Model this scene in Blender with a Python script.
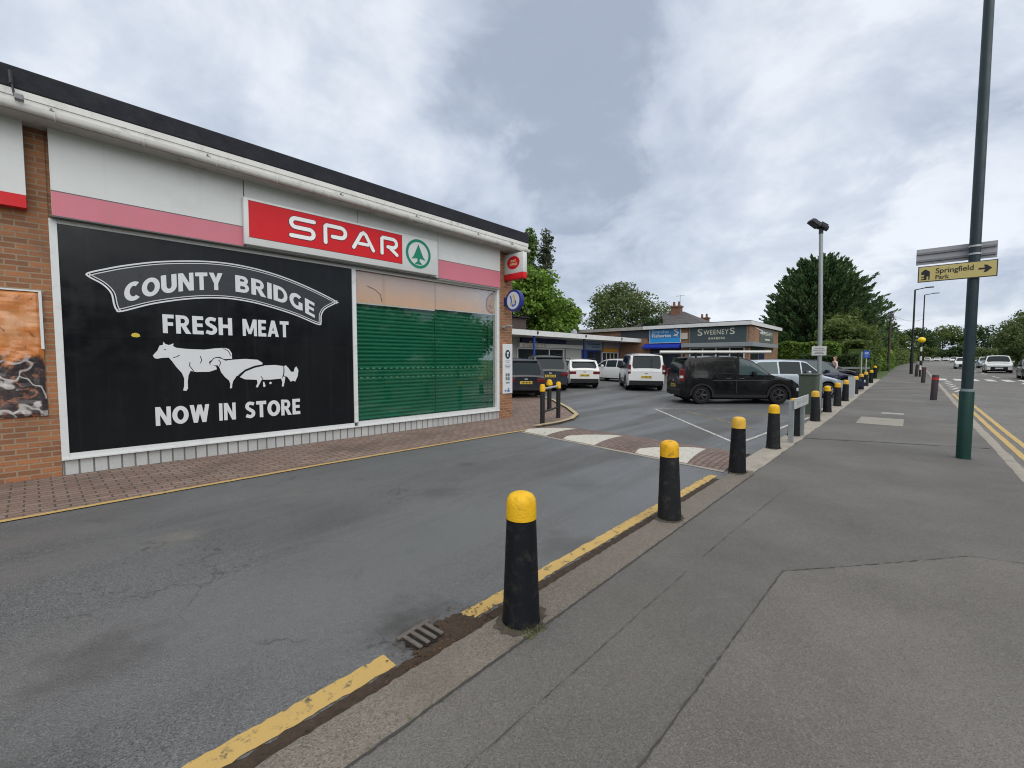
import bpy, bmesh, math, random
import numpy as np
from mathutils import Matrix, Vector
from mathutils.geometry import tessellate_polygon
R = math.radians
PI = math.pi
rnd = random.Random(7)
for o in list(bpy.data.objects): bpy.data.objects.remove(o)
scene = bpy.context.scene
COL = scene.collection

# ------------------------------------------------------------------ camera, sky, sun, exposure
EYE = 1.6
cam = bpy.data.cameras.new('camera'); cam.sensor_width = 36; cam.lens = 438 / 1024 * 36
cam.clip_start = .05; cam.clip_end = 5000
cam_o = bpy.data.objects.new('camera', cam); COL.objects.link(cam_o)
cam_o.location = (0, 0, EYE); cam_o.rotation_euler = (R(90 - 3.136), 0, R(42.361))
scene.camera = cam_o
SUN_EL, SUN_AZ = 40, 118            # azimuth clockwise from +Y (the way the street runs)
world = bpy.data.worlds.new('World'); scene.world = world; world.use_nodes = True
nt = world.node_tree; N = nt.nodes; N.clear()
def wn(t, **k):
    n = N.new(t)
    for a, b in k.items(): setattr(n, a, b)
    return n
def wl(a, b): nt.links.new(a, b)
out = wn('ShaderNodeOutputWorld'); bg = wn('ShaderNodeBackground'); bg.inputs[1].default_value = .1
sky = wn('ShaderNodeTexSky', sky_type='NISHITA'); sky.sun_disc = False
sky.sun_elevation = R(SUN_EL); sky.sun_rotation = R(SUN_AZ)
tc = wn('ShaderNodeTexCoord'); sep = wn('ShaderNodeSeparateXYZ'); wl(tc.outputs['Generated'], sep.inputs[0])
def wmath(op, a, b=None, clamp=False):
    n = wn('ShaderNodeMath', operation=op, use_clamp=clamp)
    for i, v in enumerate((a, b)):
        if v is None: continue
        if isinstance(v, (int, float)): n.inputs[i].default_value = v
        else: wl(v, n.inputs[i])
    return n.outputs[0]
zc = wmath('ADD', wmath('MAXIMUM', sep.outputs[2], 0), .42)
cmb = wn('ShaderNodeCombineXYZ'); wl(wmath('DIVIDE', sep.outputs[0], zc), cmb.inputs[0]); wl(wmath('DIVIDE', sep.outputs[1], zc), cmb.inputs[1])
def wnoise(scale, detail, rough, dist, off):
    mp = wn('ShaderNodeMapping'); mp.inputs[1].default_value = off; wl(cmb.outputs[0], mp.inputs[0])
    n = wn('ShaderNodeTexNoise'); n.inputs['Scale'].default_value = scale; n.inputs['Detail'].default_value = detail
    n.inputs['Roughness'].default_value = rough; n.inputs['Distortion'].default_value = dist
    wl(mp.outputs[0], n.inputs['Vector']); return n.outputs['Fac']
n2 = wnoise(3.1, 8, .57, .45, (8.3, 2.2, 0))
def blob(d, lo, hi):                # a bank of cloud in one direction of the sky: 1 at its heart, 0 outside
    v = wn('ShaderNodeVectorMath', operation='DOT_PRODUCT'); wl(tc.outputs['Generated'], v.inputs[0])
    v.inputs[1].default_value = Vector(d).normalized()
    m = wn('ShaderNodeMapRange', interpolation_type='SMOOTHSTEP'); wl(wmath('ADD', v.outputs['Value'], wmath('MULTIPLY', wmath('SUBTRACT', n2, .5), .20 if lo > .9 else 0)), m.inputs[0])
    m.inputs[1].default_value = lo; m.inputs[2].default_value = hi; return m.outputs[0]
n1 = wnoise(1.25, 8, .56, .25, (3.1, 1.7, 0)); n3 = wnoise(8.0, 6, .6, .2, (1.3, 7.2, 0))
c = wmath('ADD', wmath('ADD', wmath('MULTIPLY', n1, .50), wmath('MULTIPLY', n2, .36)), wmath('MULTIPLY', n3, .14))
c = wmath('MULTIPLY_ADD', c, 1.0); c.node.inputs[2].default_value = 0
DARK = (-.47, .72, .52); DARK2 = (-.50, .70, .33); LITE = (-.95, .25, .50); LITE2 = (.22, .97, .28)
c = wmath('SUBTRACT', c, wmath('MULTIPLY', blob(DARK, .957, 1.0), .15))
c = wmath('SUBTRACT', c, wmath('MULTIPLY', blob((.52, .83, .20), .988, .9995), .10))
c = wmath('ADD', c, wmath('MULTIPLY', blob(LITE, .80, .99), .035))
c = wmath('ADD', c, wmath('MULTIPLY', blob(LITE2, .95, .995), .07))
ramp = wn('ShaderNodeValToRGB'); wl(c, ramp.inputs[0])
cr = ramp.color_ramp; cr.interpolation = 'B_SPLINE'
cr.elements[0].position = .36; cr.elements[0].color = (.31, .355, .45, 1)
cr.elements[1].position = .61; cr.elements[1].color = (.75, .785, .84, 1)
e = cr.elements.new(.43); e.color = (.43, .485, .585, 1)
e = cr.elements.new(.53); e.color = (.57, .62, .70, 1)
zen = wn('ShaderNodeMapRange', interpolation_type='SMOOTHSTEP'); wl(sep.outputs[2], zen.inputs[0])
zen.inputs[1].default_value = .62; zen.inputs[2].default_value = .95; zen.inputs[3].default_value = 8.4; zen.inputs[4].default_value = 13.0
wz = wn('ShaderNodeMapRange', interpolation_type='SMOOTHSTEP'); wl(sep.outputs[2], wz.inputs[0]); wz.inputs[1].default_value = .60; wz.inputs[2].default_value = .85
warm = wn('ShaderNodeMix', data_type='RGBA'); wl(wz.outputs[0], warm.inputs[0]); wl(ramp.outputs[0], warm.inputs[6]); warm.inputs[7].default_value = (.68, .67, .65, 1)
sc = wn('ShaderNodeVectorMath', operation='SCALE'); wl(warm.outputs[2], sc.inputs[0]); wl(zen.outputs[0], sc.inputs['Scale'])
mixw = wn('ShaderNodeMix', data_type='RGBA'); mixw.inputs[0].default_value = .93
wl(sky.outputs[0], mixw.inputs[6]); wl(sc.outputs[0], mixw.inputs[7])
wl(mixw.outputs[2], bg.inputs[0]); wl(bg.outputs[0], out.inputs[0])
sun = bpy.data.lights.new('sun', 'SUN'); sun.energy = 1.5; sun.angle = R(75); sun.color = (1, .96, .9)
sun_o = bpy.data.objects.new('sun', sun); COL.objects.link(sun_o)
sd = Vector((math.sin(R(SUN_AZ)) * math.cos(R(SUN_EL)), math.cos(R(SUN_AZ)) * math.cos(R(SUN_EL)), math.sin(R(SUN_EL))))
sun_o.rotation_euler = sd.to_track_quat('Z', 'Y').to_euler()
vs = scene.view_settings; vs.view_transform = 'Standard'; vs.look = 'None'; vs.gamma = 1; vs.exposure = 0.56; vs.use_curve_mapping = False
scene.cycles.filter_width = 1.1; scene.cycles.max_bounces = 6; scene.cycles.transparent_max_bounces = 8

# ------------------------------------------------------------------ materials
def new_mat(name):
    m = bpy.data.materials.new(name); m.use_nodes = True
    return m, m.node_tree.nodes, m.node_tree.links, m.node_tree.nodes['Principled BSDF']
def node(nodes, t, **k):
    n = nodes.new(t)
    for a, b in k.items(): setattr(n, a, b)
    return n
def noise(ns, ls, vec, scale, detail=4, rough=.55, dist=0):
    n = ns.new('ShaderNodeTexNoise'); n.inputs['Scale'].default_value = scale; n.inputs['Detail'].default_value = detail
    n.inputs['Roughness'].default_value = rough; n.inputs['Distortion'].default_value = dist
    if vec is not None: ls.new(vec, n.inputs['Vector'])
    return n.outputs['Fac']
def mrange(ns, ls, v, a, b, c=0., d=1., smooth=True):
    n = ns.new('ShaderNodeMapRange')
    if smooth: n.interpolation_type = 'SMOOTHSTEP'
    ls.new(v, n.inputs[0])
    for i, x in enumerate((a, b, c, d)): n.inputs[i + 1].default_value = x
    return n.outputs[0]
def mixc(ns, ls, f, a, b, mode='MIX'):
    n = ns.new('ShaderNodeMix'); n.data_type = 'RGBA'; n.blend_type = mode
    for i, v in ((0, f), (6, a), (7, b)):
        if isinstance(v, (int, float)): n.inputs[i].default_value = v
        elif isinstance(v, tuple): n.inputs[i].default_value = (*v[:3], 1)
        else: ls.new(v, n.inputs[i])
    return n.outputs[2]
def bump(ns, ls, b, h, strength, dist=.01):
    n = ns.new('ShaderNodeBump'); n.inputs['Strength'].default_value = strength; n.inputs['Distance'].default_value = dist
    ls.new(h, n.inputs['Height']); ls.new(n.outputs[0], b.inputs['Normal'])
def ocoord(ns): return ns.new('ShaderNodeTexCoord').outputs['Object']
MATS = {}
def M(name, col=(.5, .5, .5), rough=.6, metal=0., var=.18, scale=6, bmp=0., bscale=60, coat=0., grime=0., gcol=(.06, .05, .04), gscale=2.5, spec=.4, streak=0., scol=(.2, .2, .18)):
    """A plain material with uneven tone, gloss and optional grime."""
    if name in MATS: return MATS[name]
    m, ns, ls, b = new_mat(name); v = ocoord(ns)
    f = noise(ns, ls, v, scale, 5)
    a = tuple(x * (1 - var) for x in col); d = tuple(min(1, x * (1 + var)) for x in col)
    cc = mixc(ns, ls, f, a, d)
    if grime:
        g = mrange(ns, ls, noise(ns, ls, v, gscale, 8, .68), .5, .72, 0, grime)
        cc = mixc(ns, ls, g, cc, gcol)
    if streak:
        mp = ns.new('ShaderNodeMapping'); mp.inputs['Scale'].default_value = (7, 7, .22); ls.new(v, mp.inputs[0])
        cc = mixc(ns, ls, mrange(ns, ls, noise(ns, ls, mp.outputs[0], 1.6, 6, .62), .5, .78, 0, streak), cc, scol)
    ls.new(cc, b.inputs['Base Color'])
    ls.new(mrange(ns, ls, noise(ns, ls, v, scale * 2.3, 4), .3, .7, max(.02, rough - .08), min(1, rough + .08)), b.inputs['Roughness'])
    b.inputs['Specular IOR Level'].default_value = spec; b.inputs['Metallic'].default_value = metal; b.inputs['Coat Weight'].default_value = coat; b.inputs['Coat Roughness'].default_value = .05
    if bmp: bump(ns, ls, b, noise(ns, ls, v, bscale, 4), bmp)
    MATS[name] = m; return m
def brick_mat(name, c1, c2, mortar, bw=.225, bh=.075, ms=.010, horiz=False, offs=.5, dirt=.35):
    if name in MATS: return MATS[name]
    m, ns, ls, b = new_mat(name); v = ocoord(ns)
    s = ns.new('ShaderNodeSeparateXYZ'); ls.new(v, s.inputs[0]); k = ns.new('ShaderNodeCombineXYZ')
    if horiz: ls.new(s.outputs[1], k.inputs[0]); ls.new(s.outputs[0], k.inputs[1])
    else:
        ad = ns.new('ShaderNodeMath'); ls.new(s.outputs[0], ad.inputs[0]); ls.new(s.outputs[1], ad.inputs[1])
        ls.new(ad.outputs[0], k.inputs[0]); ls.new(s.outputs[2], k.inputs[1])
    t = ns.new('ShaderNodeTexBrick'); ls.new(k.outputs[0], t.inputs['Vector']); t.offset = offs
    t.inputs['Scale'].default_value = 1; t.inputs['Brick Width'].default_value = bw; t.inputs['Row Height'].default_value = bh
    t.inputs['Mortar Size'].default_value = ms; t.inputs['Mortar Smooth'].default_value = .2; t.inputs['Bias'].default_value = 0
    t.inputs['Color1'].default_value = (*c1, 1); t.inputs['Color2'].default_value = (*c2, 1); t.inputs['Mortar'].default_value = (*mortar, 1)
    big = noise(ns, ls, v, 1.1, 6, .6); fine = noise(ns, ls, v, 40, 4)
    cc = mixc(ns, ls, mrange(ns, ls, big, .42, .75, 0, dirt), t.outputs[0], (.05, .04, .033))
    cc = mixc(ns, ls, .35, cc, mixc(ns, ls, fine, (.25, .25, .25), (.9, .9, .9)), 'OVERLAY')
    ls.new(cc, b.inputs['Base Color']); b.inputs['Roughness'].default_value = .88
    h = ns.new('ShaderNodeMath'); h.operation = 'SUBTRACT'; ls.new(fine, h.inputs[0]); ls.new(t.outputs['Fac'], h.inputs[1])
    bump(ns, ls, b, h.outputs[0], .5, .006)
    MATS[name] = m; return m
def asphalt(name, col, dark=.55, light=1.3, damp=0., brown=0., agg=170, track=0., grit=1., gum=0., crack=0., stains=()):
    if name in MATS: return MATS[name]
    m, ns, ls, b = new_mat(name); v = ocoord(ns)
    cc = mixc(ns, ls, mrange(ns, ls, noise(ns, ls, v, .55, 7, .6), .3, .7), tuple(x * .78 for x in col), tuple(x * 1.2 for x in col))
    vo = ns.new('ShaderNodeTexVoronoi'); vo.inputs['Scale'].default_value = agg; ls.new(v, vo.inputs['Vector'])
    sp = ns.new('ShaderNodeSeparateColor'); ls.new(vo.outputs['Color'], sp.inputs[0])
    cc = mixc(ns, ls, mrange(ns, ls, sp.outputs[0], .55, 1, 0, .6*grit), cc, tuple(x * light * 1.6 for x in col))
    cc = mixc(ns, ls, mrange(ns, ls, sp.outputs[1], .5, 1, 0, .75*grit), cc, tuple(x * dark * .55 for x in col))
    mp = ns.new('ShaderNodeMapping'); mp.inputs['Scale'].default_value = (1, .13, 1); ls.new(v, mp.inputs[0])
    tk = noise(ns, ls, mp.outputs[0], .75, 4, .5, .5)
    if track: cc = mixc(ns, ls, mrange(ns, ls, tk, .42, .64, 0, track), cc, tuple(x*1.7 for x in col))
    if brown: cc = mixc(ns, ls, mrange(ns, ls, noise(ns, ls, v, 1.3, 6, .65), .45, .8, 0, brown), cc, (.11, .095, .075))
    st = mrange(ns, ls, noise(ns, ls, v, 2.7, 8, .7, .6), .60, .74, 0, .4)
    cc = mixc(ns, ls, st, cc, tuple(x * .5 for x in col))
    for sx_, sy_, sr, scl, amt in stains:
        dn = ns.new('ShaderNodeVectorMath'); dn.operation = 'DISTANCE'; ls.new(v, dn.inputs[0]); dn.inputs[1].default_value = (sx_, sy_, -.06)
        da = ns.new('ShaderNodeMath'); da.operation = 'MULTIPLY_ADD'; ls.new(noise(ns, ls, v, 2.2/sr, 7, .65), da.inputs[0]); da.inputs[1].default_value = sr*1.8; ls.new(dn.outputs['Value'], da.inputs[2])
        cc = mixc(ns, ls, mrange(ns, ls, da.outputs[0], sr*1.75, sr*.9, 0, amt), cc, scl)
    if gum:
        vg = ns.new('ShaderNodeTexVoronoi'); vg.inputs['Scale'].default_value = 2.6; ls.new(v, vg.inputs['Vector'])
        sg = ns.new('ShaderNodeSeparateColor'); ls.new(vg.outputs['Color'], sg.inputs[0])
        gm = ns.new('ShaderNodeMath'); gm.operation = 'MULTIPLY'; ls.new(mrange(ns, ls, vg.outputs['Distance'], .045, .03, 0, gum), gm.inputs[0]); ls.new(mrange(ns, ls, sg.outputs[1], .55, .6), gm.inputs[1])
        cc = mixc(ns, ls, gm.outputs[0], cc, mixc(ns, ls, mrange(ns, ls, sg.outputs[0], .45, .55), tuple(x*.45 for x in col), tuple(x*1.6 for x in col)))
    if crack:
        ds = ns.new('ShaderNodeVectorMath'); ls.new(v, ds.inputs[0]); nz = ns.new('ShaderNodeTexNoise'); nz.inputs['Scale'].default_value = 1.7; nz.inputs['Detail'].default_value = 8; ls.new(v, nz.inputs['Vector']); ls.new(nz.outputs['Color'], ds.inputs[1])
        vc = ns.new('ShaderNodeTexVoronoi'); vc.feature = 'DISTANCE_TO_EDGE'; vc.inputs['Scale'].default_value = .55; ls.new(ds.outputs[0], vc.inputs['Vector'])
        km = ns.new('ShaderNodeMath'); km.operation = 'MULTIPLY'; ls.new(mrange(ns, ls, vc.outputs['Distance'], .006, .001, 0, crack), km.inputs[0]); ls.new(mrange(ns, ls, noise(ns, ls, v, .5, 3), .5, .56), km.inputs[1])
        cc = mixc(ns, ls, km.outputs[0], cc, (.025, .024, .023))
    ls.new(cc, b.inputs['Base Color'])
    w = mrange(ns, ls, tk if track else noise(ns, ls, v, .42, 5, .55, .3), .40, .64)
    rg = ns.new('ShaderNodeMapRange'); ls.new(w, rg.inputs[0]); rg.inputs[3].default_value = .88; rg.inputs[4].default_value = .88 - damp
    ls.new(rg.outputs[0], b.inputs['Roughness']); b.inputs['Specular IOR Level'].default_value = .5
    h = ns.new('ShaderNodeMath'); h.operation = 'ADD'; ls.new(vo.outputs['Distance'], h.inputs[0]); ls.new(noise(ns, ls, v, 60, 3), h.inputs[1])
    bump(ns, ls, b, h.outputs[0], .55, .006)
    MATS[name] = m; return m
def paint_line(name, col, base=(.05, .05, .05), wear=.5, scale=14):
    """Road paint worn through to the surface beneath."""
    if name in MATS: return MATS[name]
    m, ns, ls, b = new_mat(name); v = ocoord(ns)
    a = noise(ns, ls, v, scale, 9, .72); k = noise(ns, ls, v, 90, 4)
    cc = mixc(ns, ls, noise(ns, ls, v, 3, 5), tuple(x * .82 for x in col), col)
    cc = mixc(ns, ls, mrange(ns, ls, a, wear, wear + .12, 0, .95), cc, base)
    cc = mixc(ns, ls, mrange(ns, ls, k, .55, .8, 0, .35), cc, tuple(x * .5 for x in col))
    ls.new(cc, b.inputs['Base Color']); b.inputs['Roughness'].default_value = .75; bump(ns, ls, b, a, .3, .005)
    MATS[name] = m; return m
def leaf_mat(name, c1, c2, rough=.6, clump=1.2, trans=.45):
    if name in MATS: return MATS[name]
    m, ns, ls, b = new_mat(name); v = ocoord(ns)
    g = ns.new('ShaderNodeNewGeometry')
    cc = mixc(ns, ls, mrange(ns, ls, noise(ns, ls, v, clump, 4), .32, .68), c1, c2)
    hv = ns.new('ShaderNodeHueSaturation'); ls.new(cc, hv.inputs['Color'])
    ls.new(mrange(ns, ls, g.outputs['Random Per Island'], 0, 1, .55, 1.5, False), hv.inputs['Value'])
    ls.new(mrange(ns, ls, g.outputs['Random Per Island'], 0, 1, .485, .515, False), hv.inputs['Hue'])
    ls.new(hv.outputs[0], b.inputs['Base Color']); b.inputs['Roughness'].default_value = rough; b.inputs['Specular IOR Level'].default_value = .3
    t = ns.new('ShaderNodeBsdfTranslucent'); ls.new(hv.outputs[0], t.inputs[0]); mx = ns.new('ShaderNodeMixShader'); mx.inputs[0].default_value = trans
    o = [n for n in ns if n.type == 'OUTPUT_MATERIAL'][0]
    ls.new(b.outputs[0], mx.inputs[1]); ls.new(t.outputs[0], mx.inputs[2]); ls.new(mx.outputs[0], o.inputs[0])
    MATS[name] = m; return m
def pane_mat(name, tint=(.9, .95, .93), refl=.35):
    """A clear pane: see-through with a sky reflection that grows towards grazing angles."""
    if name in MATS: return MATS[name]
    m, ns, ls, b = new_mat(name); ns.remove(b); o = [n for n in ns if n.type == 'OUTPUT_MATERIAL'][0]
    tr = ns.new('ShaderNodeBsdfTransparent'); tr.inputs[0].default_value = (*tint, 1)
    gl = ns.new('ShaderNodeBsdfGlossy'); gl.inputs['Roughness'].default_value = .02
    fr = ns.new('ShaderNodeFresnel'); fr.inputs[0].default_value = 1.5
    f = mrange(ns, ls, fr.outputs[0], 0, 1, .0, refl + .75, False)
    mx = ns.new('ShaderNodeMixShader'); ls.new(f, mx.inputs[0]); ls.new(tr.outputs[0], mx.inputs[1]); ls.new(gl.outputs[0], mx.inputs[2])
    ls.new(mx.outputs[0], o.inputs[0]); MATS[name] = m; return m

# ------------------------------------------------------------------ geometry helpers
I4 = Matrix.Identity(4)
WM = {}                                        # world matrix of every Empty built below
def ground(x, y):                              # the street climbs gently; the car park climbs towards the shops
    t = min(1, max(0, (y - 9) / 6)); s = t * t * (3 - 2 * t)
    return .009 * min(max(0, y - 15), 75) + .0042 * max(0, y - 90) + .018 * max(0, min(-x, 30) - 6) * s
def props(o, label=None, cat=None, group=None, kind=None):
    for k, v in (('label', label), ('category', cat), ('group', group), ('kind', kind)):
        if v: o[k] = v
    return o
def thing(name, label, cat, loc=(0, 0, 0), rz=0., group=None, mat4=None):
    o = bpy.data.objects.new(name, None); COL.objects.link(o); o.empty_display_size = .1
    m = mat4 if mat4 is not None else Matrix.Translation(loc) @ Matrix.Rotation(rz, 4, 'Z')
    o.matrix_world = m; WM[o.name] = m.copy()
    return props(o, label, cat, group)
class MB:
    """Collects shapes given in one frame; build() links them as ONE mesh object."""
    def __init__(s, frame=I4): s.v = []; s.f = []; s.mi = []; s.fr = frame; s.cur = 0
    def add(s, vs, fs, T=None):
        n = len(s.v)
        s.v += [T @ Vector(p) if T is not None else Vector(p) for p in vs]
        s.f += [tuple(i + n for i in f) for f in fs]; s.mi += [s.cur] * len(fs); return s
    def m(s, i): s.cur = i; return s
    def box(s, a, b, T=None, bev=0.):
        x0, y0, z0 = (min(p, q) for p, q in zip(a, b)); x1, y1, z1 = (max(p, q) for p, q in zip(a, b))
        if bev <= 0:
            vs = [(x0,y0,z0),(x1,y0,z0),(x1,y1,z0),(x0,y1,z0),(x0,y0,z1),(x1,y0,z1),(x1,y1,z1),(x0,y1,z1)]
            return s.add(vs, [(0,3,2,1),(4,5,6,7),(0,1,5,4),(1,2,6,5),(2,3,7,6),(3,0,4,7)], T)
        bm = bmesh.new(); bmesh.ops.create_cube(bm, size=1)
        for v in bm.verts: v.co = Vector(((x0+x1)/2 + v.co.x*(x1-x0), (y0+y1)/2 + v.co.y*(y1-y0), (z0+z1)/2 + v.co.z*(z1-z0)))
        bmesh.ops.bevel(bm, geom=bm.edges[:], offset=min(bev, .45*min(x1-x0, y1-y0, z1-z0)), segments=2, affect='EDGES', profile=.5)
        return s.bm(bm, T)
    def bm(s, bm, T=None):
        bm.verts.index_update(); vs = [v.co.copy() for v in bm.verts]; fs = [tuple(v.index for v in f.verts) for f in bm.faces]; bm.free()
        return s.add(vs, fs, T)
    def lathe(s, prof, n=20, T=None, cap=True):
        vs = []; fs = []
        for r, z in prof:
            vs += [(r*math.cos(2*PI*i/n), r*math.sin(2*PI*i/n), z) for i in range(n)]
        for k in range(len(prof)-1):
            for i in range(n): j = (i+1) % n; fs.append((k*n+i, k*n+j, (k+1)*n+j, (k+1)*n+i))
        if cap: fs.append(tuple(range(n-1, -1, -1))); q = (len(prof)-1)*n; fs.append(tuple(range(q, q+n)))
        return s.add(vs, fs, T)
    def tube(s, pts, r, n=8, cap=True):
        pts = [Vector(p) for p in pts]; rs = r if isinstance(r, (list, tuple)) else [r]*len(pts); vs = []; fs = []
        up = None
        for i, p in enumerate(pts):
            d = (pts[min(i+1, len(pts)-1)] - pts[max(i-1, 0)]).normalized()
            if up is None: up = Vector((0,0,1)) if abs(d.z) < .9 else Vector((1,0,0))
            a = d.cross(up)
            if a.length < 1e-4: a = d.orthogonal()
            a.normalize(); b = a.cross(d).normalized(); up = b
            vs += [p + a*rs[i]*math.cos(2*PI*k/n) + b*rs[i]*math.sin(2*PI*k/n) for k in range(n)]
        for i in range(len(pts)-1):
            for k in range(n): j = (k+1) % n; fs.append((i*n+k, i*n+j, (i+1)*n+j, (i+1)*n+k))
        if cap: fs.append(tuple(range(n-1, -1, -1))); q = (len(pts)-1)*n; fs.append(tuple(range(q, q+n)))
        return s.add(vs, fs)
    def poly(s, pts, fn, depth, holes=()):
        """A flat outline given in 2-D, placed by fn(u, v, d) and given thickness depth (front at d=depth)."""
        loops = [[Vector((p[0], p[1], 0)) for p in pts]] + [[Vector((p[0], p[1], 0)) for p in h] for h in holes]
        tri = tessellate_polygon(loops); fl = [p for l in loops for p in l]; n = len(fl)
        vs = [fn(p.x, p.y, depth) for p in fl] + [fn(p.x, p.y, 0) for p in fl]; fs = [tuple(t) for t in tri]
        k = 0
        for l in loops:
            for i in range(len(l)): j = (i+1) % len(l); fs.append((k+i, k+j, n+k+j, n+k+i))
            k += len(l)
        return s.add(vs, fs)
    def ribbon(s, path, w, fn, depth, closed=False, roundcap=True):
        P = [Vector((p[0], p[1])) for p in path]; n = len(P); vs = []; fs = []
        L = []; Q = []
        for i in range(n):
            a = P[(i-1) % n] if closed or i else P[i]; c = P[(i+1) % n] if closed or i < n-1 else P[i]
            d1 = (P[i]-a); d2 = (c-P[i]); d1 = d1.normalized() if d1.length > 1e-9 else d2.normalized(); d2 = d2.normalized() if d2.length > 1e-9 else d1
            t = (d1+d2); t = t.normalized() if t.length > 1e-6 else d1
            nn = Vector((-t.y, t.x)); k = 1/max(.5, nn.dot(Vector((-d1.y, d1.x))))
            L.append(P[i] + nn*w/2*k); Q.append(P[i] - nn*w/2*k)
        for a, b in zip(L, Q): vs += [fn(a.x, a.y, depth), fn(b.x, b.y, depth), fn(a.x, a.y, 0), fn(b.x, b.y, 0)]
        for i in range(n if closed else n-1):
            j = (i+1) % n; fs += [(4*i, 4*i+1, 4*j+1, 4*j), (4*i, 4*j, 4*j+2, 4*i+2), (4*i+1, 4*i+3, 4*j+3, 4*j+1)]
        s.add(vs, fs)
        if not closed and roundcap:
            for e, (p, a, b) in enumerate(((P[0], L[0], Q[0]), (P[-1], Q[-1], L[-1]))):
                arc = [p + Matrix.Rotation(PI*k/6, 2) @ (a-p) for k in range(7)]
                s.add([fn(q.x, q.y, depth) for q in arc] + [fn(q.x, q.y, 0) for q in arc], [tuple(range(7))] + [(k, k+1, k+8, k+7) for k in range(6)])
        return s
    def each(s, name, mats, parent, smooth=None):
        """Links every separate piece as a mesh object of its own."""
        par = list(range(len(s.v)))
        def find(i):
            while par[i] != i: par[i] = par[par[i]]; i = par[i]
            return i
        for f in s.f:
            for i in f[1:]: par[find(i)] = find(f[0])
        g = {}
        for f in s.f: g.setdefault(find(f[0]), []).append(f)
        for fs in g.values():
            ids = sorted({i for f in fs for i in f}); mp = {i: k for k, i in enumerate(ids)}
            m = MB(s.fr); m.v = [s.v[i] for i in ids]; m.f = [tuple(mp[i] for i in f) for f in fs]; m.mi = [0]*len(fs); o = m.build(name, mats, parent, smooth)
        return o
    def build(s, name, mats, parent=None, smooth=None, loc=None, **pr):
        mats = mats if isinstance(mats, (list, tuple)) else [mats]
        base = WM[parent.name] if parent is not None else (Matrix.Translation(loc) if loc is not None else I4)
        T = base.inverted() @ s.fr
        if s.fr.determinant() < 0: s.f = [tuple(reversed(f)) for f in s.f]
        me = bpy.data.meshes.new(name); me.from_pydata([T @ v for v in s.v], [], s.f)
        for m in mats: me.materials.append(m)
        if len(mats) > 1: me.polygons.foreach_set('material_index', s.mi)
        if smooth is not None:
            me.polygons.foreach_set('use_smooth', [True]*len(me.polygons)); me.set_sharp_from_angle(angle=R(smooth))
        me.update()
        o = bpy.data.objects.new(name, me); COL.objects.link(o)
        if parent is not None: o.parent = parent; WM[o.name] = base.copy()
        elif loc is not None: o.location = loc; WM[o.name] = base.copy()
        else: WM[o.name] = I4.copy()
        return props(o, **pr)
def text_geo(txt, size=1., bold=0., ext=.004, spacing=1.):
    cu = bpy.data.curves.new('t', 'FONT'); cu.body = txt; cu.size = size; cu.offset = bold; cu.extrude = ext; cu.space_character = spacing
    o = bpy.data.objects.new('t', cu); COL.objects.link(o)
    dg = bpy.context.evaluated_depsgraph_get(); dg.update(); me = o.evaluated_get(dg).to_mesh()
    vs = [v.co.copy() for v in me.vertices]; fs = [tuple(p.vertices) for p in me.polygons]
    o.evaluated_get(dg).to_mesh_clear(); bpy.data.objects.remove(o); bpy.data.curves.remove(cu)
    return vs, fs
def add_text(mb, txt, u0, u1, v0, v1, fn, bold=.02, depth=.004, warp=None, spacing=1., fat=0.):
    """Lettering stretched into the box u0..u1, v0..v1 of the plane fn(u, v, d)."""
    vs, fs = text_geo(txt, 1, bold, .01, spacing)
    xs = [v.x for v in vs]; ys = [v.y for v in vs]; a, b, c_, d = min(xs), max(xs), min(ys), max(ys)
    o = []
    for v in vs:
        u = u0 + (v.x-a)/(b-a)*(u1-u0); w = v0 + (v.y-c_)/(d-c_)*(v1-v0)
        if warp: w = warp(u, w)
        o.append(fn(u, w, depth if v.z > 0 else 0))
    if not fat: mb.add(o, fs); return mb
    for k, (dx, dz) in enumerate(((-1, 0), (1, 0), (0, .8), (0, -.8), (-.7, .6), (.7, .6), (-.7, -.6), (.7, -.6))):
        P = []
        for v in vs:
            u = u0 + (v.x-a)/(b-a)*(u1-u0); w = v0 + (v.y-c_)/(d-c_)*(v1-v0)
            if warp: w = warp(u, w)
            P.append(fn(u+dx*fat, w+dz*fat, depth-.0003*k if v.z > 0 else 0))
        mb.add(P, fs)
    return mb
def grid_sheet(name, xs, ys, off, mat, kind='structure', jag=0., zf=None, **pr):
    zf = zf or ground; mb = MB(); n = len(ys)
    for i, x in enumerate(xs):
        for y in ys:
            xx = x + (rnd.uniform(-jag, jag) if jag and i in (0, len(xs)-1) else 0)
            mb.v.append(Vector((xx, y, zf(xx, y) + off)))
    for i in range(len(xs)-1):
        for j in range(n-1): mb.f.append((i*n+j, (i+1)*n+j, (i+1)*n+j+1, i*n+j+1)); mb.mi.append(0)
    return mb.build(name, mat, kind=kind, **pr)
def fr(a, b, st):
    n = max(1, int(round((b-a)/st))); return [a + (b-a)*i/n for i in range(n+1)]
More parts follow.
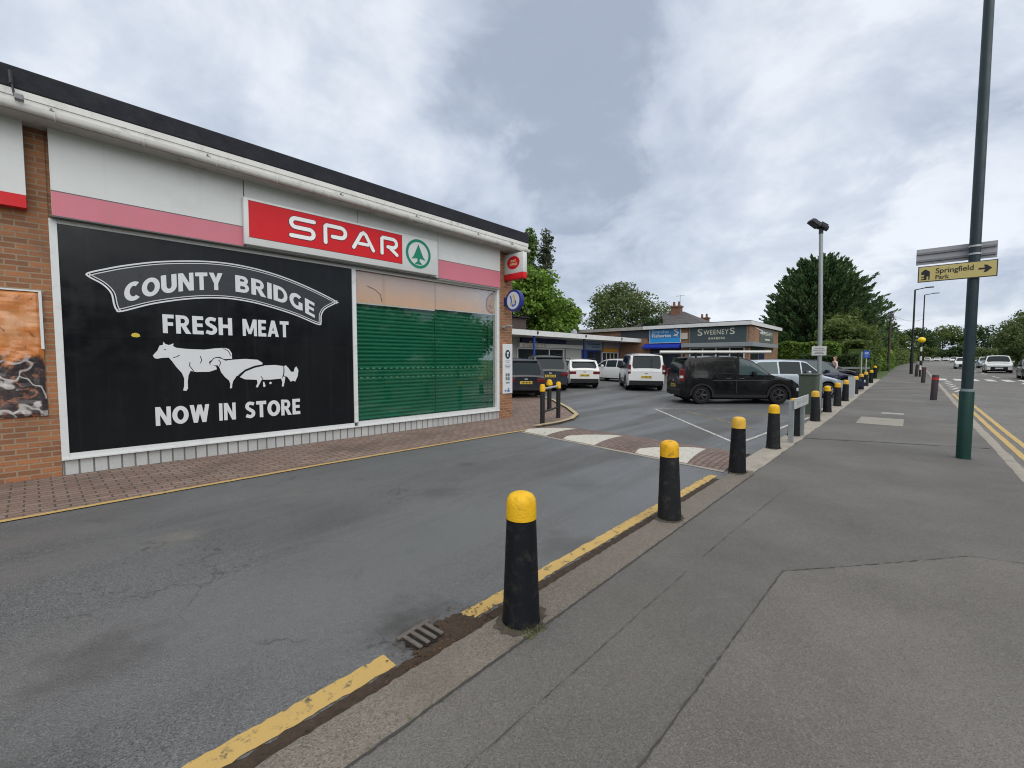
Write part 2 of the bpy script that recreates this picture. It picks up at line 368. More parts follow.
def strip(name, pts, w, off, mat, jag=0., kind='structure', step=.25, build=True, mb=None):
    """A painted band along a line on the ground."""
    P = []
    for a, b in zip(pts[:-1], pts[1:]):
        a = Vector(a); b = Vector(b); n = max(1, int((b-a).length/step)); P += [a.lerp(b, i/n) for i in range(n)]
    P.append(Vector(pts[-1])); mb = mb or MB(); q = len(mb.v)
    for i, p in enumerate(P):
        d = (P[min(i+1, len(P)-1)] - P[max(0, i-1)]).normalized(); nn = Vector((-d.y, d.x))
        for sgn in (1, -1):
            e = p + nn*sgn*(w/2 + rnd.uniform(-jag, jag)); mb.v.append(Vector((e.x, e.y, ground(e.x, e.y) + off)))
    for i in range(len(P)-1): mb.f.append((q+2*i, q+2*i+1, q+2*i+3, q+2*i+2)); mb.mi.append(0)
    return mb.build(name, mat, kind=kind) if build else mb
# ------------------------------------------------------------------ ground, roads, kerbs
m_drive = asphalt('drive_asphalt', (.094, .098, .101), damp=.56, track=.5, agg=150, grit=1.05, crack=.5, gum=.45, stains=((-5.02, .86, .32, (.17, .165, .15), .7), (-5.6, 2.1, .25, (.14, .14, .13), .5), (-2.2, 1.55, .55, (.03, .028, .026), .7), (-3.3, .2, .5, (.045, .045, .046), .5), (-4.3, 3.4, .5, (.05, .05, .052), .45), (-3.2, 4.9, .6, (.05, .05, .05), .4), (-6.0, 12.5, .7, (.05, .05, .05), .5), (-8.5, 16.5, .6, (.045, .045, .045), .5), (-5.2, 4.6, .3, (.04, .04, .04), .5), (-2.2, 3.2, .5, (.05, .048, .045), .5), (-2.3, -.2, .6, (.05, .048, .045), .5)))
m_pave = asphalt('pavement_asphalt', (.116, .111, .104), damp=.2, brown=.16, grit=.6, gum=.5, crack=.0)
m_patch = asphalt('patch_asphalt', (.132, .124, .114), damp=.14, brown=.28, grit=.6, gum=.5)
m_road = asphalt('road_asphalt', (.15, .145, .138), damp=.15, brown=.25, agg=90, crack=.6)
m_kerb = asphalt('kerb_concrete', (.155, .136, .115), agg=135, brown=.6, dark=.9, light=1.1, grit=.9)
m_kerb2 = M('kerb_pale', (.30, .275, .235), .9, var=.3, scale=5, bmp=.5, bscale=45, grime=.5, gscale=4)
m_soil = M('verge_soil', (.10, .085, .06), .95, var=.4, scale=3, bmp=.6)
m_lawn = M('verge_grass', (.07, .11, .03), .9, var=.5, scale=9, bmp=.8, bscale=80)
m_yel = paint_line('yellow_line', (.50, .34, .11), (.07, .065, .055), wear=.53)
m_yel2 = paint_line('yellow_line_fresh', (.52, .36, .13), wear=.57)
m_yel3 = paint_line('yellow_line_faint', (.36, .28, .10), (.085, .085, .085), wear=.44)
m_wht = paint_line('white_line', (.62, .61, .57), (.085, .085, .085), wear=.56)
m_wht2 = paint_line('white_line_faint', (.45, .45, .43), (.085, .085, .085), wear=.48)
DZ = -.06
ys_far = [-900, -400, -120, -40, -10] + fr(0, 280, 5) + [400, 700, 1200]
grid_sheet('ground', [-1200, -500, -200, -80, -46] + fr(-40, 20, 5) + [60, 150, 400, 1200], ys_far, -.3, m_lawn,
           zf=lambda x, y: ground(x, min(y, 280)))
ys_p = fr(-12, 15, 1) + fr(15, 60, 1.5)[1:] + fr(60, 170, 5)[1:]
grid_sheet('car_park', fr(-34, -1.84, .5), fr(-14, 40.5, .5), DZ, m_drive)
grid_sheet('pavement', [-1.60, -1.2, -.4, .4, 1.15], ys_p, 0, m_pave)
grid_sheet('main_road', [1.28, 3, 5, 7, 8.7], fr(-12, 15, 1) + fr(15, 60, 1.5)[1:] + fr(60, 130, 5)[1:], -.10, m_road)
grid_sheet('far_pavement', [8.82, 9.7, 10.8], ys_p, 0, m_pave)
grid_sheet('grass_verge', [-4.2, -3.2, -1.6], fr(40.4, 62, 2) + fr(62, 170, 6)[1:], -.012, m_lawn)
def loft(name, P, Q, n, off, mat, hump=0., smooth=None, **k):
    mb = MB(); m = n+1
    for p, q in zip(P, Q):
        for j in range(m):
            t = j/n; x = p[0]+(q[0]-p[0])*t; y = p[1]+(q[1]-p[1])*t
            mb.v.append(Vector((x, y, ground(x, y)+off+hump*math.sin(PI*min(1, max(0, t)))**.7)))
    for i in range(len(P)-1):
        for j in range(n): mb.f.append((i*m+j, i*m+m+j, i*m+m+j+1, i*m+j+1)); mb.mi.append(0)
    return mb.build(name, mat, kind='structure', smooth=smooth, **k)
def resample(pts, st):
    o = []
    for a, b in zip(pts[:-1], pts[1:]):
        L = math.hypot(b[0]-a[0], b[1]-a[1]); n = max(1, int(L/st)); o += [(a[0]+(b[0]-a[0])*i/n, a[1]+(b[1]-a[1])*i/n) for i in range(n)]
    return o + [pts[-1]]
def kerb(name, x0, x1, ylist, face, mat, drop, jag=.012, z=.004):
    mb = MB(); q = []
    for y in ylist:
        j = rnd.uniform(-jag, jag); k = rnd.uniform(-jag, jag); g = ground(-1, y); h = rnd.uniform(-.003, .003)
        q.append([(x0+j, y, g+z+h-.004), (x0+j+.02, y, g+z+h), (x1+k-.02, y, g+z+h), (x1+k, y, g+z+h-.005)])
        if face < 0: q[-1].insert(0, (x0+j-.006, y, g+drop))
        else: q[-1].append((x1+k+.008, y, g+drop))
    n = 5
    for r in q: mb.v += [Vector(p) for p in r]
    for i in range(len(q)-1):
        for k in range(n-1): mb.f.append((i*n+k, i*n+k+1, i*n+n+k+1, i*n+n+k)); mb.mi.append(0)
    return mb.build(name, mat, kind='structure', smooth=50)
kerb('kerb', -1.855, -1.585, fr(-12, 6.9, .035), -1, m_kerb, -.09, jag=.006)
kerb('kerb_edging', -1.95, -1.60, fr(6.9, 40.5, .3), -1, m_kerb2, -.09)
kerb('road_kerb', 1.14, 1.285, fr(-12, 60, .45) + fr(60, 170, 2)[1:], 1, m_kerb2, -.13)
kerb('far_kerb', 8.69, 8.83, fr(-12, 60, 2) + fr(60, 170, 5)[1:], -1, m_kerb2, -.13)
QP = resample([(1.28, 130), (2.0, 165), (4.2, 200), (8, 235), (14, 275)], 5); QQ = resample([(8.7, 130), (9.8, 165), (12.6, 200), (17.5, 235), (25, 275)], 5); k = min(len(QP), len(QQ))
loft('main_road', QP[:k], QQ[:k], 4, -.10, m_road)
loft('pavement', [(x-2.9, y) for x, y in QP[:k]], [(x-.13, y) for x, y in QP[:k]], 2, 0, m_pave); loft('road_kerb', [(x-.13, y) for x, y in QP[:k]], [(x+.02, y) for x, y in QP[:k]], 1, .004, m_kerb2)
# the resurfaced panel of pavement and its seams
mb = MB(); pt = [(-.735, -3), (-.73, 1.54), (-.665, 3.77), (.40, 5.08), (1.13, 5.3), (1.13, -3)]
mb.add([(x, y, .004) for x, y in pt], [tuple(range(len(pt)))]); mb.build('pavement_patch', m_patch, kind='structure')
m_tar = M('tar_seam', (.05, .048, .046), .85, var=.3, scale=30)
mb = MB()
strip('', [(-.735, -3), (-.73, 1.54), (-.69, 2.9), (-.665, 3.77), (-.3, 4.2), (.40, 5.08), (.75, 5.2)], .006, .008, None, jag=.005, step=.04, build=False, mb=mb)
strip('', [(-1.578, -3), (-1.578, 3), (-1.58, 6.8)], .011, .0055, None, jag=.004, step=.03, build=False, mb=mb)
strip('', [(-1.28, -2), (-1.22, 2.0), (-1.19, 4.0), (-1.1, 6.2)], .003, .006, None, jag=.003, step=.05, build=False, mb=mb)
strip('', [(-1.58, 10.6), (-.6, 11.0), (1.1, 11.6)], .03, .006, None, jag=.01, step=.06, build=False, mb=mb)
strip('', [(-1.58, 28.6), (1.1, 29.6)], .12, .006, None, jag=.02, step=.1, build=False, mb=mb)
mb.build('pavement_seams', m_tar, kind='structure')
# painted lines
strip('yellow_line', [(-2.085, -3), (-2.075, .4), (-2.07, 1.27)], .125, DZ+.005, m_yel, jag=.006, step=.03)
strip('yellow_line', [(-2.07, 1.80), (-2.06, 3.2), (-2.05, 6.55)], .11, DZ+.005, m_yel, jag=.008, step=.05)
m_rust = M('gutter_silt', (.046, .032, .022), .95, var=.7, scale=26, bmp=.9, bscale=70)
mb = strip('', [(-1.935, -3), (-1.93, 1.2), (-1.92, 3), (-1.92, 6.4)], .145, DZ+.0035, None, jag=.012, step=.03, build=False)
pt = [(-1.99+.17*math.cos(a)*q_, 1.64+.25*math.sin(a)*q_, DZ+.0075) for a, q_ in [(2*PI*i/70, rnd.uniform(.86, 1.1)) for i in range(70)]]
mb.add(pt, [tuple(range(70))]); mb.build('gutter_silt', m_rust, kind='stuff')
strip('yellow_line', [(-6.80, -9), (-6.83, 0), (-6.84, 3), (-6.76, 6), (-6.66, 8.1)], .085, DZ+.012, m_yel2, jag=.004, step=.1)
mb = MB()
for a, b in (((-6.37, 14.18), (-2.50, 9.35)), ((-2.50, 9.35), (-2.15, 14.6)), ((-2.15, 14.6), (-2.15, 19))):
    strip('', [a, b], .075, DZ+.006, None, jag=.006, build=False, mb=mb)
mb.build('bay_marking', paint_line('bay_white', (.50, .50, .47), (.085, .085, .085), wear=.5), kind='structure')
mb = MB(); strip('', [(-6.37, 14.25), (-4.3, 15.9)], .07, DZ+.005, None, jag=.008, build=False, mb=mb); mb.build('bay_marking_faint', m_wht2, kind='structure')
mb = MB()
for a, b in (((-5.4, 14.3), (-2.7, 11.6)), ((-4.3, 15.7), (-2.6, 14.2))): strip('', [a, b], .07, DZ+.0055, None, jag=.008, build=False, mb=mb)
mb.build('bay_marking_yellow', m_yel3, kind='structure')
strip('double_yellow_line', [(1.50, -8), (1.50, 15), (1.47, 29)], .10, -.095, m_yel2, jag=.006)
strip('double_yellow_line', [(1.70, -8), (1.70, 15), (1.67, 29)], .10, -.095, m_yel2, jag=.006)
mb = MB()
for i in range(9): strip('', [(1.7+i*.80, 43.6), (1.7+i*.80, 46.6)], .42, -.094, None, jag=.012, build=False, mb=mb)
for k in range(6):
    for x in (1.62, 5.0, 8.3): strip('', [(x, 30.5+k*2), (x+.32, 32.3+k*2)], .11, -.094, None, jag=.006, build=False, mb=mb)
for k in range(12): strip('', [(5.0, 50+k*8), (5.0, 54+k*8)], .11, -.094, None, build=False, mb=mb)
mb.build('road_marking', m_wht, kind='structure')
# pale slabs and a cover let into the pavement
mb = MB(); mb.box((-1.0, 14.05, .001), (-.10, 15.75, .0075)); mb.build('concrete_slab', M('slab', (.26, .25, .215), .9, var=.2, scale=9, grime=.4), kind='structure')
mb = MB(); mb.box((-.62, 16.9, .012), (-.12, 17.7, .021)); mb.build('utility_cover', M('cover', (.30, .29, .27), .8, var=.2, scale=9), kind='structure')
# shop-front paving
m_pav = brick_mat('block_paving', (.19, .125, .10), (.235, .175, .145), (.06, .054, .047), .24, .12, .010, horiz=True, dirt=.5)
edge = resample([(-6.86, -9), (-6.88, 0), (-6.89, 3), (-6.81, 6), (-6.72, 8.3), (-6.68, 9.2), (-6.82, 10.0), (-7.25, 10.9), (-8.4, 12.1), (-10.3, 13.75), (-13, 15.2)], .4)
inner = [(-8.95+.0387*(y-.26) if y < 9.0 else -8.6-(y-9.0)*.9, min(y, 9.0+.02*y)) for x, y in edge]
loft('shop_paving', edge, inner, 10, DZ+.008, m_pav)
loft('paving_kerb', [e for e in edge if e[1] > 8.2], [(e[0]-.13, e[1]-.05) for e in edge if e[1] > 8.2], 1, DZ+.06, M('kerb_sand', (.40, .34, .20), .9, var=.25, scale=8, grime=.4))
loft('paving_kerb_face', [e for e in edge if e[1] > 8.2], [(e[0]+.004, e[1]+.002) for e in edge if e[1] > 8.2], 1, DZ+.058, MATS['kerb_sand'])
# road hump
ha, hb, hc, hd = (-6.62, 7.62), (-2.0, 6.92), (-6.32, 8.95), (-2.05, 8.52)
lerp2 = lambda a, b, t: (a[0]+(b[0]-a[0])*t, a[1]+(b[1]-a[1])*t)
ts = [i/24 for i in range(25)]
loft('road_hump', [lerp2(ha, hb, t) for t in ts], [lerp2(hc, hd, t) for t in ts], 10, DZ+.006, brick_mat('hump_brick', (.15, .10, .085), (.19, .135, .115), (.06, .055, .05), .2, .1, .01, horiz=True, dirt=.4), hump=.05, smooth=40)
for t0, t1 in ((.015, .17), (.28, .46), (.66, .87)):
    tt = [t0+(t1-t0)*i/10 for i in range(11)]
    loft('hump_marking', [lerp2(ha, hb, t) for t in tt], [lerp2(lerp2(ha, hb, t-.03*(t-t0)/(t1-t0)), lerp2(hc, hd, t-.03), .25+.70*(1-(1-(t-t0)/(t1-t0))**3)) for t in tt], 8, DZ+.0105,
         paint_line('hump_white', (.52, .51, .45), (.2, .16, .13), wear=.54), hump=.05, smooth=40)
loft('hump_edge', [(p[0], p[1]-.10) for p in (lerp2(ha, hb, t) for t in ts)], [lerp2(ha, hb, t) for t in ts], 1, DZ+.005, m_kerb2)

# ------------------------------------------------------------------ the shop on the near corner, in its own frame: s along the front, n out from it, z up
FA = Vector((-8.91, .26, 0)); ANG = R(2.218)
UU = Vector((math.sin(ANG), math.cos(ANG), 0)); NN = Vector((UU.y, -UU.x, 0))
FS = Matrix(((UU.x, NN.x, 0, FA.x), (UU.y, NN.y, 0, FA.y), (0, 0, 1, 0), (0, 0, 0, 1)))
def fthing(name, label, cat, s=0, n=0, z=0, group=None):
    p = FS @ Vector((s, n, z)); return thing(name, label, cat, mat4=Matrix.Translation(p) @ Matrix.Rotation(PI/2-ANG, 4, 'Z'), group=group)
def fplane(n0): return lambda u, v, d: (u, n0+d, v)
m_brk = brick_mat('shop_brick', (.35, .145, .062), (.20, .09, .046), (.27, .205, .14), ms=.010, dirt=.55)
m_felt = M('roof_felt', (.016, .018, .024), .9, var=.3, scale=3, bmp=.3, bscale=20)
m_gut = M('gutter_white', (.63, .63, .605), .5, var=.1, scale=3, streak=.3, scol=(.34, .33, .29), grime=.5, gcol=(.20, .19, .16), gscale=4)
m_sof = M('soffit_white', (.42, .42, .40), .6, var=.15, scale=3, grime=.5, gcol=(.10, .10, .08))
m_fas = M('fascia_white', (.61, .63, .62), .35, var=.05, scale=1.4, streak=.14, scol=(.45, .46, .43), grime=.18, gcol=(.38, .39, .36), gscale=1.6)
m_pnk = M('fascia_pink', (.56, .17, .22), .4, var=.10, scale=1.2, streak=.35, scol=(.40, .22, .22), grime=.2, gcol=(.45, .25, .26))
m_red = M('sign_red', (.58, .018, .024), .35, var=.07, scale=2, spec=.2, streak=.2, scol=(.40, .04, .04))
m_alu = M('frame_white', (.63, .65, .65), .4, var=.06, scale=5, grime=.35, gcol=(.28, .27, .25), gscale=5)
m_tile = brick_mat('plinth_tile', (.46, .47, .46), (.40, .41, .41), (.14, .14, .14), .155, .6, .012, offs=0, dirt=.25)
def eave(mb):                                  # the roof edge falls a little towards the far end
    for v in mb.v: v.z -= .055+.0155*(v.x+.35)
shop = fthing('shop_building', 'brick shop with white fascia, black flat roof edge and green roller shutter', 'shop', 0, 0, DZ)
mb = MB(FS)
mb.box((-9, -.30, -.3), (-.02, .0, 4.95)); mb.box((8.60, -.30, -.3), (9.13, 0, 4.95)); mb.box((-.02, -.30, 3.5), (8.60, -.02, 4.95))
mb.box((8.83, -13, -.3), (9.13, -.30, 4.95)); mb.box((-9, -13, -.3), (-8.7, -.3, 4.95)); mb.box((-9, -13.3, -.3), (9.13, -13, 4.95))
mb.build('brick_wall', m_brk, shop)
mb = MB(FS); mb.box((-9.3, -13.5, 5.053), (9.30, .50, 5.33), bev=.02); eave(mb); mb.build('flat_roof', m_felt, shop)
mb = MB(FS); mb.box((-9.3, .487, 4.965), (9.28, .497, 5.05)); eave(mb); mb.build('upper_board', m_gut, shop)
mb = MB(FS); mb.box((-9.3, .46, 4.84), (9.27, .485, 5.05)); mb.box((9.245, -13.4, 4.84), (9.27, .46, 5.05)); eave(mb); mb.build('roof_fascia_board', m_gut, shop)
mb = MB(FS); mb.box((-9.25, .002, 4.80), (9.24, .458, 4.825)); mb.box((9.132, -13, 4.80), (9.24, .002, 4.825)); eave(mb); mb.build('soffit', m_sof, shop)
mb = MB(FS); pr = [(.487+.052+.052*math.cos(PI+PI*i/10), 4.845+.062*math.sin(PI+PI*i/10)) for i in range(11)]; pr = [(.487, 4.86)] + pr + [(.594, 4.86)]
for i, s in enumerate((-9.28, 9.26)): mb.v += [Vector((s, n, z)) for n, z in pr]
k = len(pr); mb.f = [(i, i+1, k+i+1, k+i) for i in range(k-1)] + [tuple(range(k)), tuple(range(k, 2*k))]; mb.mi = [0]*len(mb.f)
for s in fr(-8.8, 9.0, .9): mb.tube([(s, n+.004*(1 if n > .55 else 0), z-.006) for n, z in pr], .008, 5)
eave(mb); g_o = mb.build('gutter', m_gut, shop, smooth=60)
mb = MB(FS)
for s in (.05, 1.75, 3.9, 5.6, 7.4, 8.6): mb.box((s, .484, 4.875), (s+.05, .56, 4.885)); mb.box((s+.01, .486, 4.86), (s+.03, .52, 4.93))
eave(mb); mb.each('gutter_bracket', M('bracket_grey', (.15, .15, .14), .6), shop)
mb = MB(FS)
for a, b in ((.02, 2.345), (2.355, 4.42), (4.43, 6.44), (6.45, 8.515)): mb.box((a, -.019, 3.575 if a < 6.4 else 3.55), (b, .15, 4.78))
mb.each('fascia_panel', m_fas, shop)
mb = MB(FS); mb.box((.022, .14, 3.582), (2.34, .153, 3.905)); mb.box((6.455, .14, 3.56), (8.51, .153, 4.01)); mb.each('pink_band', m_pnk, shop)
mb = MB(FS); mb.box((.022, .14, 3.905), (2.34, .1545, 3.918)); mb.box((6.455, .14, 4.01), (8.51, .1545, 4.022)); mb.box((2.34, .1, 3.58), (2.354, .156, 4.78)); mb.box((.0, .0, 3.56), (8.53, .158, 3.578)); mb.build('fascia_trim', M('trim_dark', (.10, .10, .10), .5), shop)
mb = MB(FS); mb.box((-9, .003, 3.78), (-.21, .15, 4.78)); f2 = mb.build('side_fascia_panel', m_fas, shop)
mb = MB(FS); mb.box((-9, .003, 3.615), (-.212, .153, 3.782)); mb.build('red_band', m_red, shop)
mb = MB(FS)
for a, b, c_, d in ((-.02, .06, .19, 3.56), (4.335, 4.42, .27, 3.50), (8.50, 8.60, .19, 3.55)): mb.box((a, -.12, c_), (b, .03, d))
mb.box((.06, -.12, .19), (4.335, .025, .262)); mb.box((4.42, -.12, .19), (8.50, .025, .275)); mb.box((.06, -.12, 3.505), (8.50, .02, 3.56))
mb.box((-.02, -.12, .172), (8.6, .06, .189))
mb.build('window_frame', m_alu, shop)
mb = MB(FS); mb.box((-.015, -.28, -.2), (8.60, .0, .171)); mb.build('tiled_plinth', m_tile, shop)
m_shut = M('shutter_green', (.006, .158, .084), .45, var=.18, scale=2.5, grime=.25, gcol=(.02, .06, .04), gscale=1.5)
mb = MB(FS); z = .275; P = []
while z < 2.78:
    P += [(-.168, z), (-.142, z+.014), (-.134, z+.038), (-.140, z+.064), (-.168, z+.078)]; z += .086
for s in (4.43, 8.49): mb.v += [Vector((s, n, q)) for n, q in P]
k = len(P); mb.f = [(i, i+1, k+i+1, k+i) for i in range(k-1)]; mb.mi = [0]*len(mb.f)
sh = mb.build('roller_shutter', m_shut, shop)
mb = MB(FS)
for zz in (1.19, 1.395):
    for i in range(27): mb.box((4.55+i*.145, -.136, zz), (4.55+i*.145+.07, -.129, zz+.034), bev=.006)
mb.each('ventilation_slot', M('slot_light', (.10, .30, .20), .5), sh)
mb = MB(FS); mb.box((8.30, -.13, .277), (8.37, -.10, 2.8)); mb.box((4.43, -.13, .277), (4.47, -.10, 2.8)); mb.each('guide_rail', m_shut, sh)
m, ns, ls, b = new_mat('window_blind'); v = ocoord(ns); sx = ns.new('ShaderNodeSeparateXYZ'); ls.new(v, sx.inputs[0])
f = mrange(ns, ls, sx.outputs[2], 2.9, 3.5, 0, 1); cc = mixc(ns, ls, f, (.80, .47, .31), (.66, .49, .47)); cc = mixc(ns, ls, mrange(ns, ls, noise(ns, ls, v, 1.3, 4), .4, .7, 0, .35), cc, (.50, .42, .40)); ls.new(cc, b.inputs['Base Color']); b.inputs['Roughness'].default_value = .4
mb = MB(FS); mb.box((4.43, -.062, 2.83), (6.485, -.054, 3.503)); mb.box((6.50, -.062, 2.87), (8.49, -.054, 3.503)); mb.each('window_blind', m, shop)
mb = MB(FS); mb.box((4.43, -.066, 2.805), (6.485, -.053, 2.829)); mb.box((6.50, -.066, 2.845), (8.49, -.053, 2.869)); mb.each('blind_rail', m_alu, shop)
mb = MB(FS); mb.ribbon([(4.72, 3.2), (4.9, 3.14), (5.02, 3.05), (5.06, 2.9)], .018, fplane(-.0535), .002); mb.ribbon([(8.2, 3.1), (8.35, 3.08), (8.46, 3.1)], .012, fplane(-.0535), .002); mb.each('blind_crease', M('crease', (.10, .10, .09), .6), shop)
mb = MB(FS); mb.box((6.488, -.09, .277), (6.494, -.055, 3.5)); mb.build('glazing_bar', M('bar_green', (.02, .14, .085), .3), shop)
mb = MB(FS); mb.box((4.422, -.05, .277), (6.487, -.044, 3.503)); mb.box((6.496, -.05, .277), (8.498, -.044, 3.503)); mb.each('window_pane', pane_mat('shop_glass', tint=(.96, .98, .97), refl=-.22), shop)
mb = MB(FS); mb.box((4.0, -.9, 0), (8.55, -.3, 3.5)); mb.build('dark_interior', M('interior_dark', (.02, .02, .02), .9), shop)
# small lamp and bracket at the eaves
t = fthing('security_camera', 'small grey camera bracket fixed on the white gutter above the brick wall', 'security camera', -.32, .5, 5.0)
mb = MB(FS); mb.box((-.245, .56, 4.815), (-.165, .66, 4.885), bev=.01); mb.build('camera_body', M('bracket_pale', (.20, .21, .22), .5), t)
mb = MB(FS); mb.tube([(-.235, .57, 4.85), (-.25, .56, 4.92), (-.265, .56, 5.10)], .012, 8); mb.tube([(-.265, .56, 5.02), (-.27, .56, 5.17)], .022, 8); mb.build('bracket', M('bracket_black', (.03, .03, .035), .5), t)

# ---- illuminated sign box
sp = fthing('shop_sign', 'white sign box with red panel reading SPAR and a round green fir tree emblem', 'shop sign', 4.3, .15, 3.57)
mb = MB(FS); mb.box((2.31, .155, 3.60), (6.36, .26, 4.40), bev=.015); mb.build('sign_box', m_fas, sp, smooth=40)
mb = MB(FS); mb.box((2.385, .24, 3.735), (5.39, .264, 4.35)); mb.build('red_panel', m_red, sp)
mb = MB(FS); mb.box((2.377, .235, 3.727), (5.398, .2625, 3.735)); mb.box((2.377, .235, 4.35), (5.398, .2625, 4.358)); mb.box((5.39, .235, 3.735), (5.398, .2625, 4.35)); mb.build('panel_edge', M('edge_maroon', (.10, .02, .02), .5), sp)
def arc(cx, cy, rx, ry, a0, a1, n=10): return [(cx+rx*math.cos(R(a0+(a1-a0)*i/n)), cy+ry*math.sin(R(a0+(a1-a0)*i/n))) for i in range(n+1)]
LW = .072
def letters(w, dep, mat, nm):
    L = MB(FS); p = fplane(.2645)
    z0, z1 = 3.895+LW*.0, 4.215; zm = (z0+z1)/2; h = z1-z0; r = h/4
    x0, x1 = 3.075, 3.475
    L.ribbon([(x1+.01, z1)] + arc(x0+r, z1-r, r, r, 90, 270) + arc(x1-r, z0+r, r, r, 90, -90) + [(x0-.005, z0)], w, p, dep)
    x0, x1 = 3.70, 4.10; q = h*.31
    L.ribbon([(x0, z0-.01), (x0, z1-.03), (x0+.03, z1)] + arc(x1-q, z1-q, q, q, 90, -90) + [(x0+.14, z1-2*q)], w, p, dep)
    x0, x1 = 4.27, 4.70
    L.ribbon([(x0, z0), (x0+.165, z1-.03), (x0+.215, z1), (x0+.265, z1-.03), (x1, z0)], w, p, dep)
    L.ribbon([(x0+.10, z0+.095), (x1-.10, z0+.095)], w*.9, p, dep-.0012, roundcap=False)
    x0, x1 = 4.90, 5.27; q = h*.28
    L.ribbon([(x0, z0-.01), (x0, z1-.03), (x0+.03, z1)] + arc(x1-q-.02, z1-q, q, q, 90, -90) + [(x0+.14, z1-2*q)], w, p, dep)
    L.ribbon([(x1-.16, z1-2*q-.03), (x1-.01, z0)], w, p, dep-.0012)
    return L.build(nm, mat, sp)
letters(LW+.022, .004, M('letter_maroon', (.10, .03, .03), .5), 'letter_outline')  # wider dark red copy behind the white letters, forming their outline
letters(LW, .010, M('letter_white', (.82, .83, .82), .4, var=.04), 'letters')
m_grn = M('emblem_green', (.0, .20, .115), .4, var=.08)
mb = MB(FS); cx, cz = 5.82, 4.02; p = fplane(.2605)
mb.ribbon([(cx+.30*math.cos(a), cz+.295*math.sin(a)) for a in [2*PI*i/48 for i in range(48)]], .06, p, .006, closed=True)
mb.poly([(cx, cz+.215), (cx+.07, cz+.06), (cx+.125, cz-.06), (cx+.185, cz-.125), (cx+.10, cz-.11), (cx+.028, cz-.105), (cx+.028, cz-.17), (cx+.07, cz-.20), (cx+.10, cz-.235), (cx-.10, cz-.235), (cx-.07, cz-.20), (cx-.028, cz-.17), (cx-.028, cz-.105), (cx-.10, cz-.11), (cx-.185, cz-.125), (cx-.125, cz-.06), (cx-.07, cz+.06)], p, .006)
mb.build('tree_emblem', m_grn, sp)

# heavy upright capitals drawn as outlines (unit height), for the window panel
GT, GW = .235, .27
def _v(x, w=GW): return ('p', [(x, 0), (x+w, 0), (x+w, 1), (x, 1)])
def _h(x0, x1, y, t=.20): return ('p', [(x0, y), (x1, y), (x1, y+t), (x0, y+t)])
def _d(b, t, w=.30): return ('p', [(b, 0), (b+w, 0), (t+w, 1), (t, 1)])
def _arc(cx, cy, rx, ry, a0, a1, n=14): return [(cx+rx*math.cos(R(a0+(a1-a0)*i/n)), cy+ry*math.sin(R(a0+(a1-a0)*i/n))) for i in range(n+1)]
def _s(pts, w=GT, closed=False): return ('s', pts, w, closed)
GLYPH = {
    'O': (.98, [_s(_arc(.49, .5, .365, .385, 0, 360, 32)[:-1], .25, True)]),
    'C': (.84, [_s(_arc(.48, .5, .355, .385, 52, 308, 24), .25)]),
    'G': (.92, [_s(_arc(.48, .5, .355, .385, 52, 290, 24) + [(.76, .13)], .24), ('p', [(.60, .06), (.86, .06), (.86, .53), (.60, .53)])]),
    'U': (.88, [_s([(.135, 1)] + _arc(.44, .40, .305, .285, 180, 360, 14) + [(.745, 1)], .265)]),
    'N': (.94, [_v(0), _v(.67), ('p', [(.0, 1), (.30, 1), (.94, 0), (.64, 0)])]),
    'T': (.78, [_v(.255), _h(0, .78, .79, .21)]),
    'Y': (.88, [('p', [(.305, 0), (.575, 0), (.575, .45), (.305, .45)]), ('p', [(.305, .38), (.575, .38), (.30, 1), (-.01, 1)]), ('p', [(.305, .38), (.575, .38), (.89, 1), (.58, 1)])]),
    'B': (.80, [_v(0), _s([(.1, .90)] + _arc(.42, .73, .20, .17, 90, -90, 10) + [(.1, .56)], .20), _s([(.1, .48)] + _arc(.45, .29, .22, .19, 90, -90, 10) + [(.1, .10)], .20)]),
    'R': (.84, [_v(0), _s([(.1, .90)] + _arc(.43, .69, .21, .21, 90, -90, 10) + [(.1, .48)], .20), ('p', [(.27, .46), (.52, .50), (.87, 0), (.55, 0)])]),
    'D': (.90, [_v(0), _s([(.1, .895)] + _arc(.40, .5, .365, .395, 90, -90, 16) + [(.1, .105)], .215)]),
    'I': (.27, [_v(0)]),
    'E': (.66, [_v(0), _h(.1, .66, .80), _h(.1, .61, .41, .19), _h(.1, .66, 0)]),
    'F': (.63, [_v(0), _h(.1, .63, .80), _h(.1, .58, .40, .19)]),
    'H': (.88, [_v(0), _v(.61), _h(.1, .8, .41, .20)]),
    'S': (.72, [_s([(.66, .84)] + _arc(.37, .715, .235, .185, 70, 262, 12) + _arc(.36, .285, .245, .19, 82, -110, 12) + [(.05, .17)], .225)]),
    'M': (1.14, [_v(0, .25), _v(.89, .25), ('p', [(0, 1), (.30, 1), (.68, .12), (.46, .12)]), ('p', [(1.14, 1), (.84, 1), (.46, .12), (.68, .12)])]),
    'A': (.96, [_d(0, .335, .275), ('p', [(.96, 0), (.685, 0), (.35, 1), (.625, 1)]), _h(.25, .70, .20, .18)]),
    'W': (1.30, [('p', [(0, 1), (.27, 1), (.50, 0), (.23, 0)]), ('p', [(.23, 0), (.50, 0), (.785, 1), (.515, 1)]), ('p', [(.515, 1), (.785, 1), (1.07, 0), (.80, 0)]), ('p', [(.80, 0), (1.07, 0), (1.30, 1), (1.03, 1)])]),
}
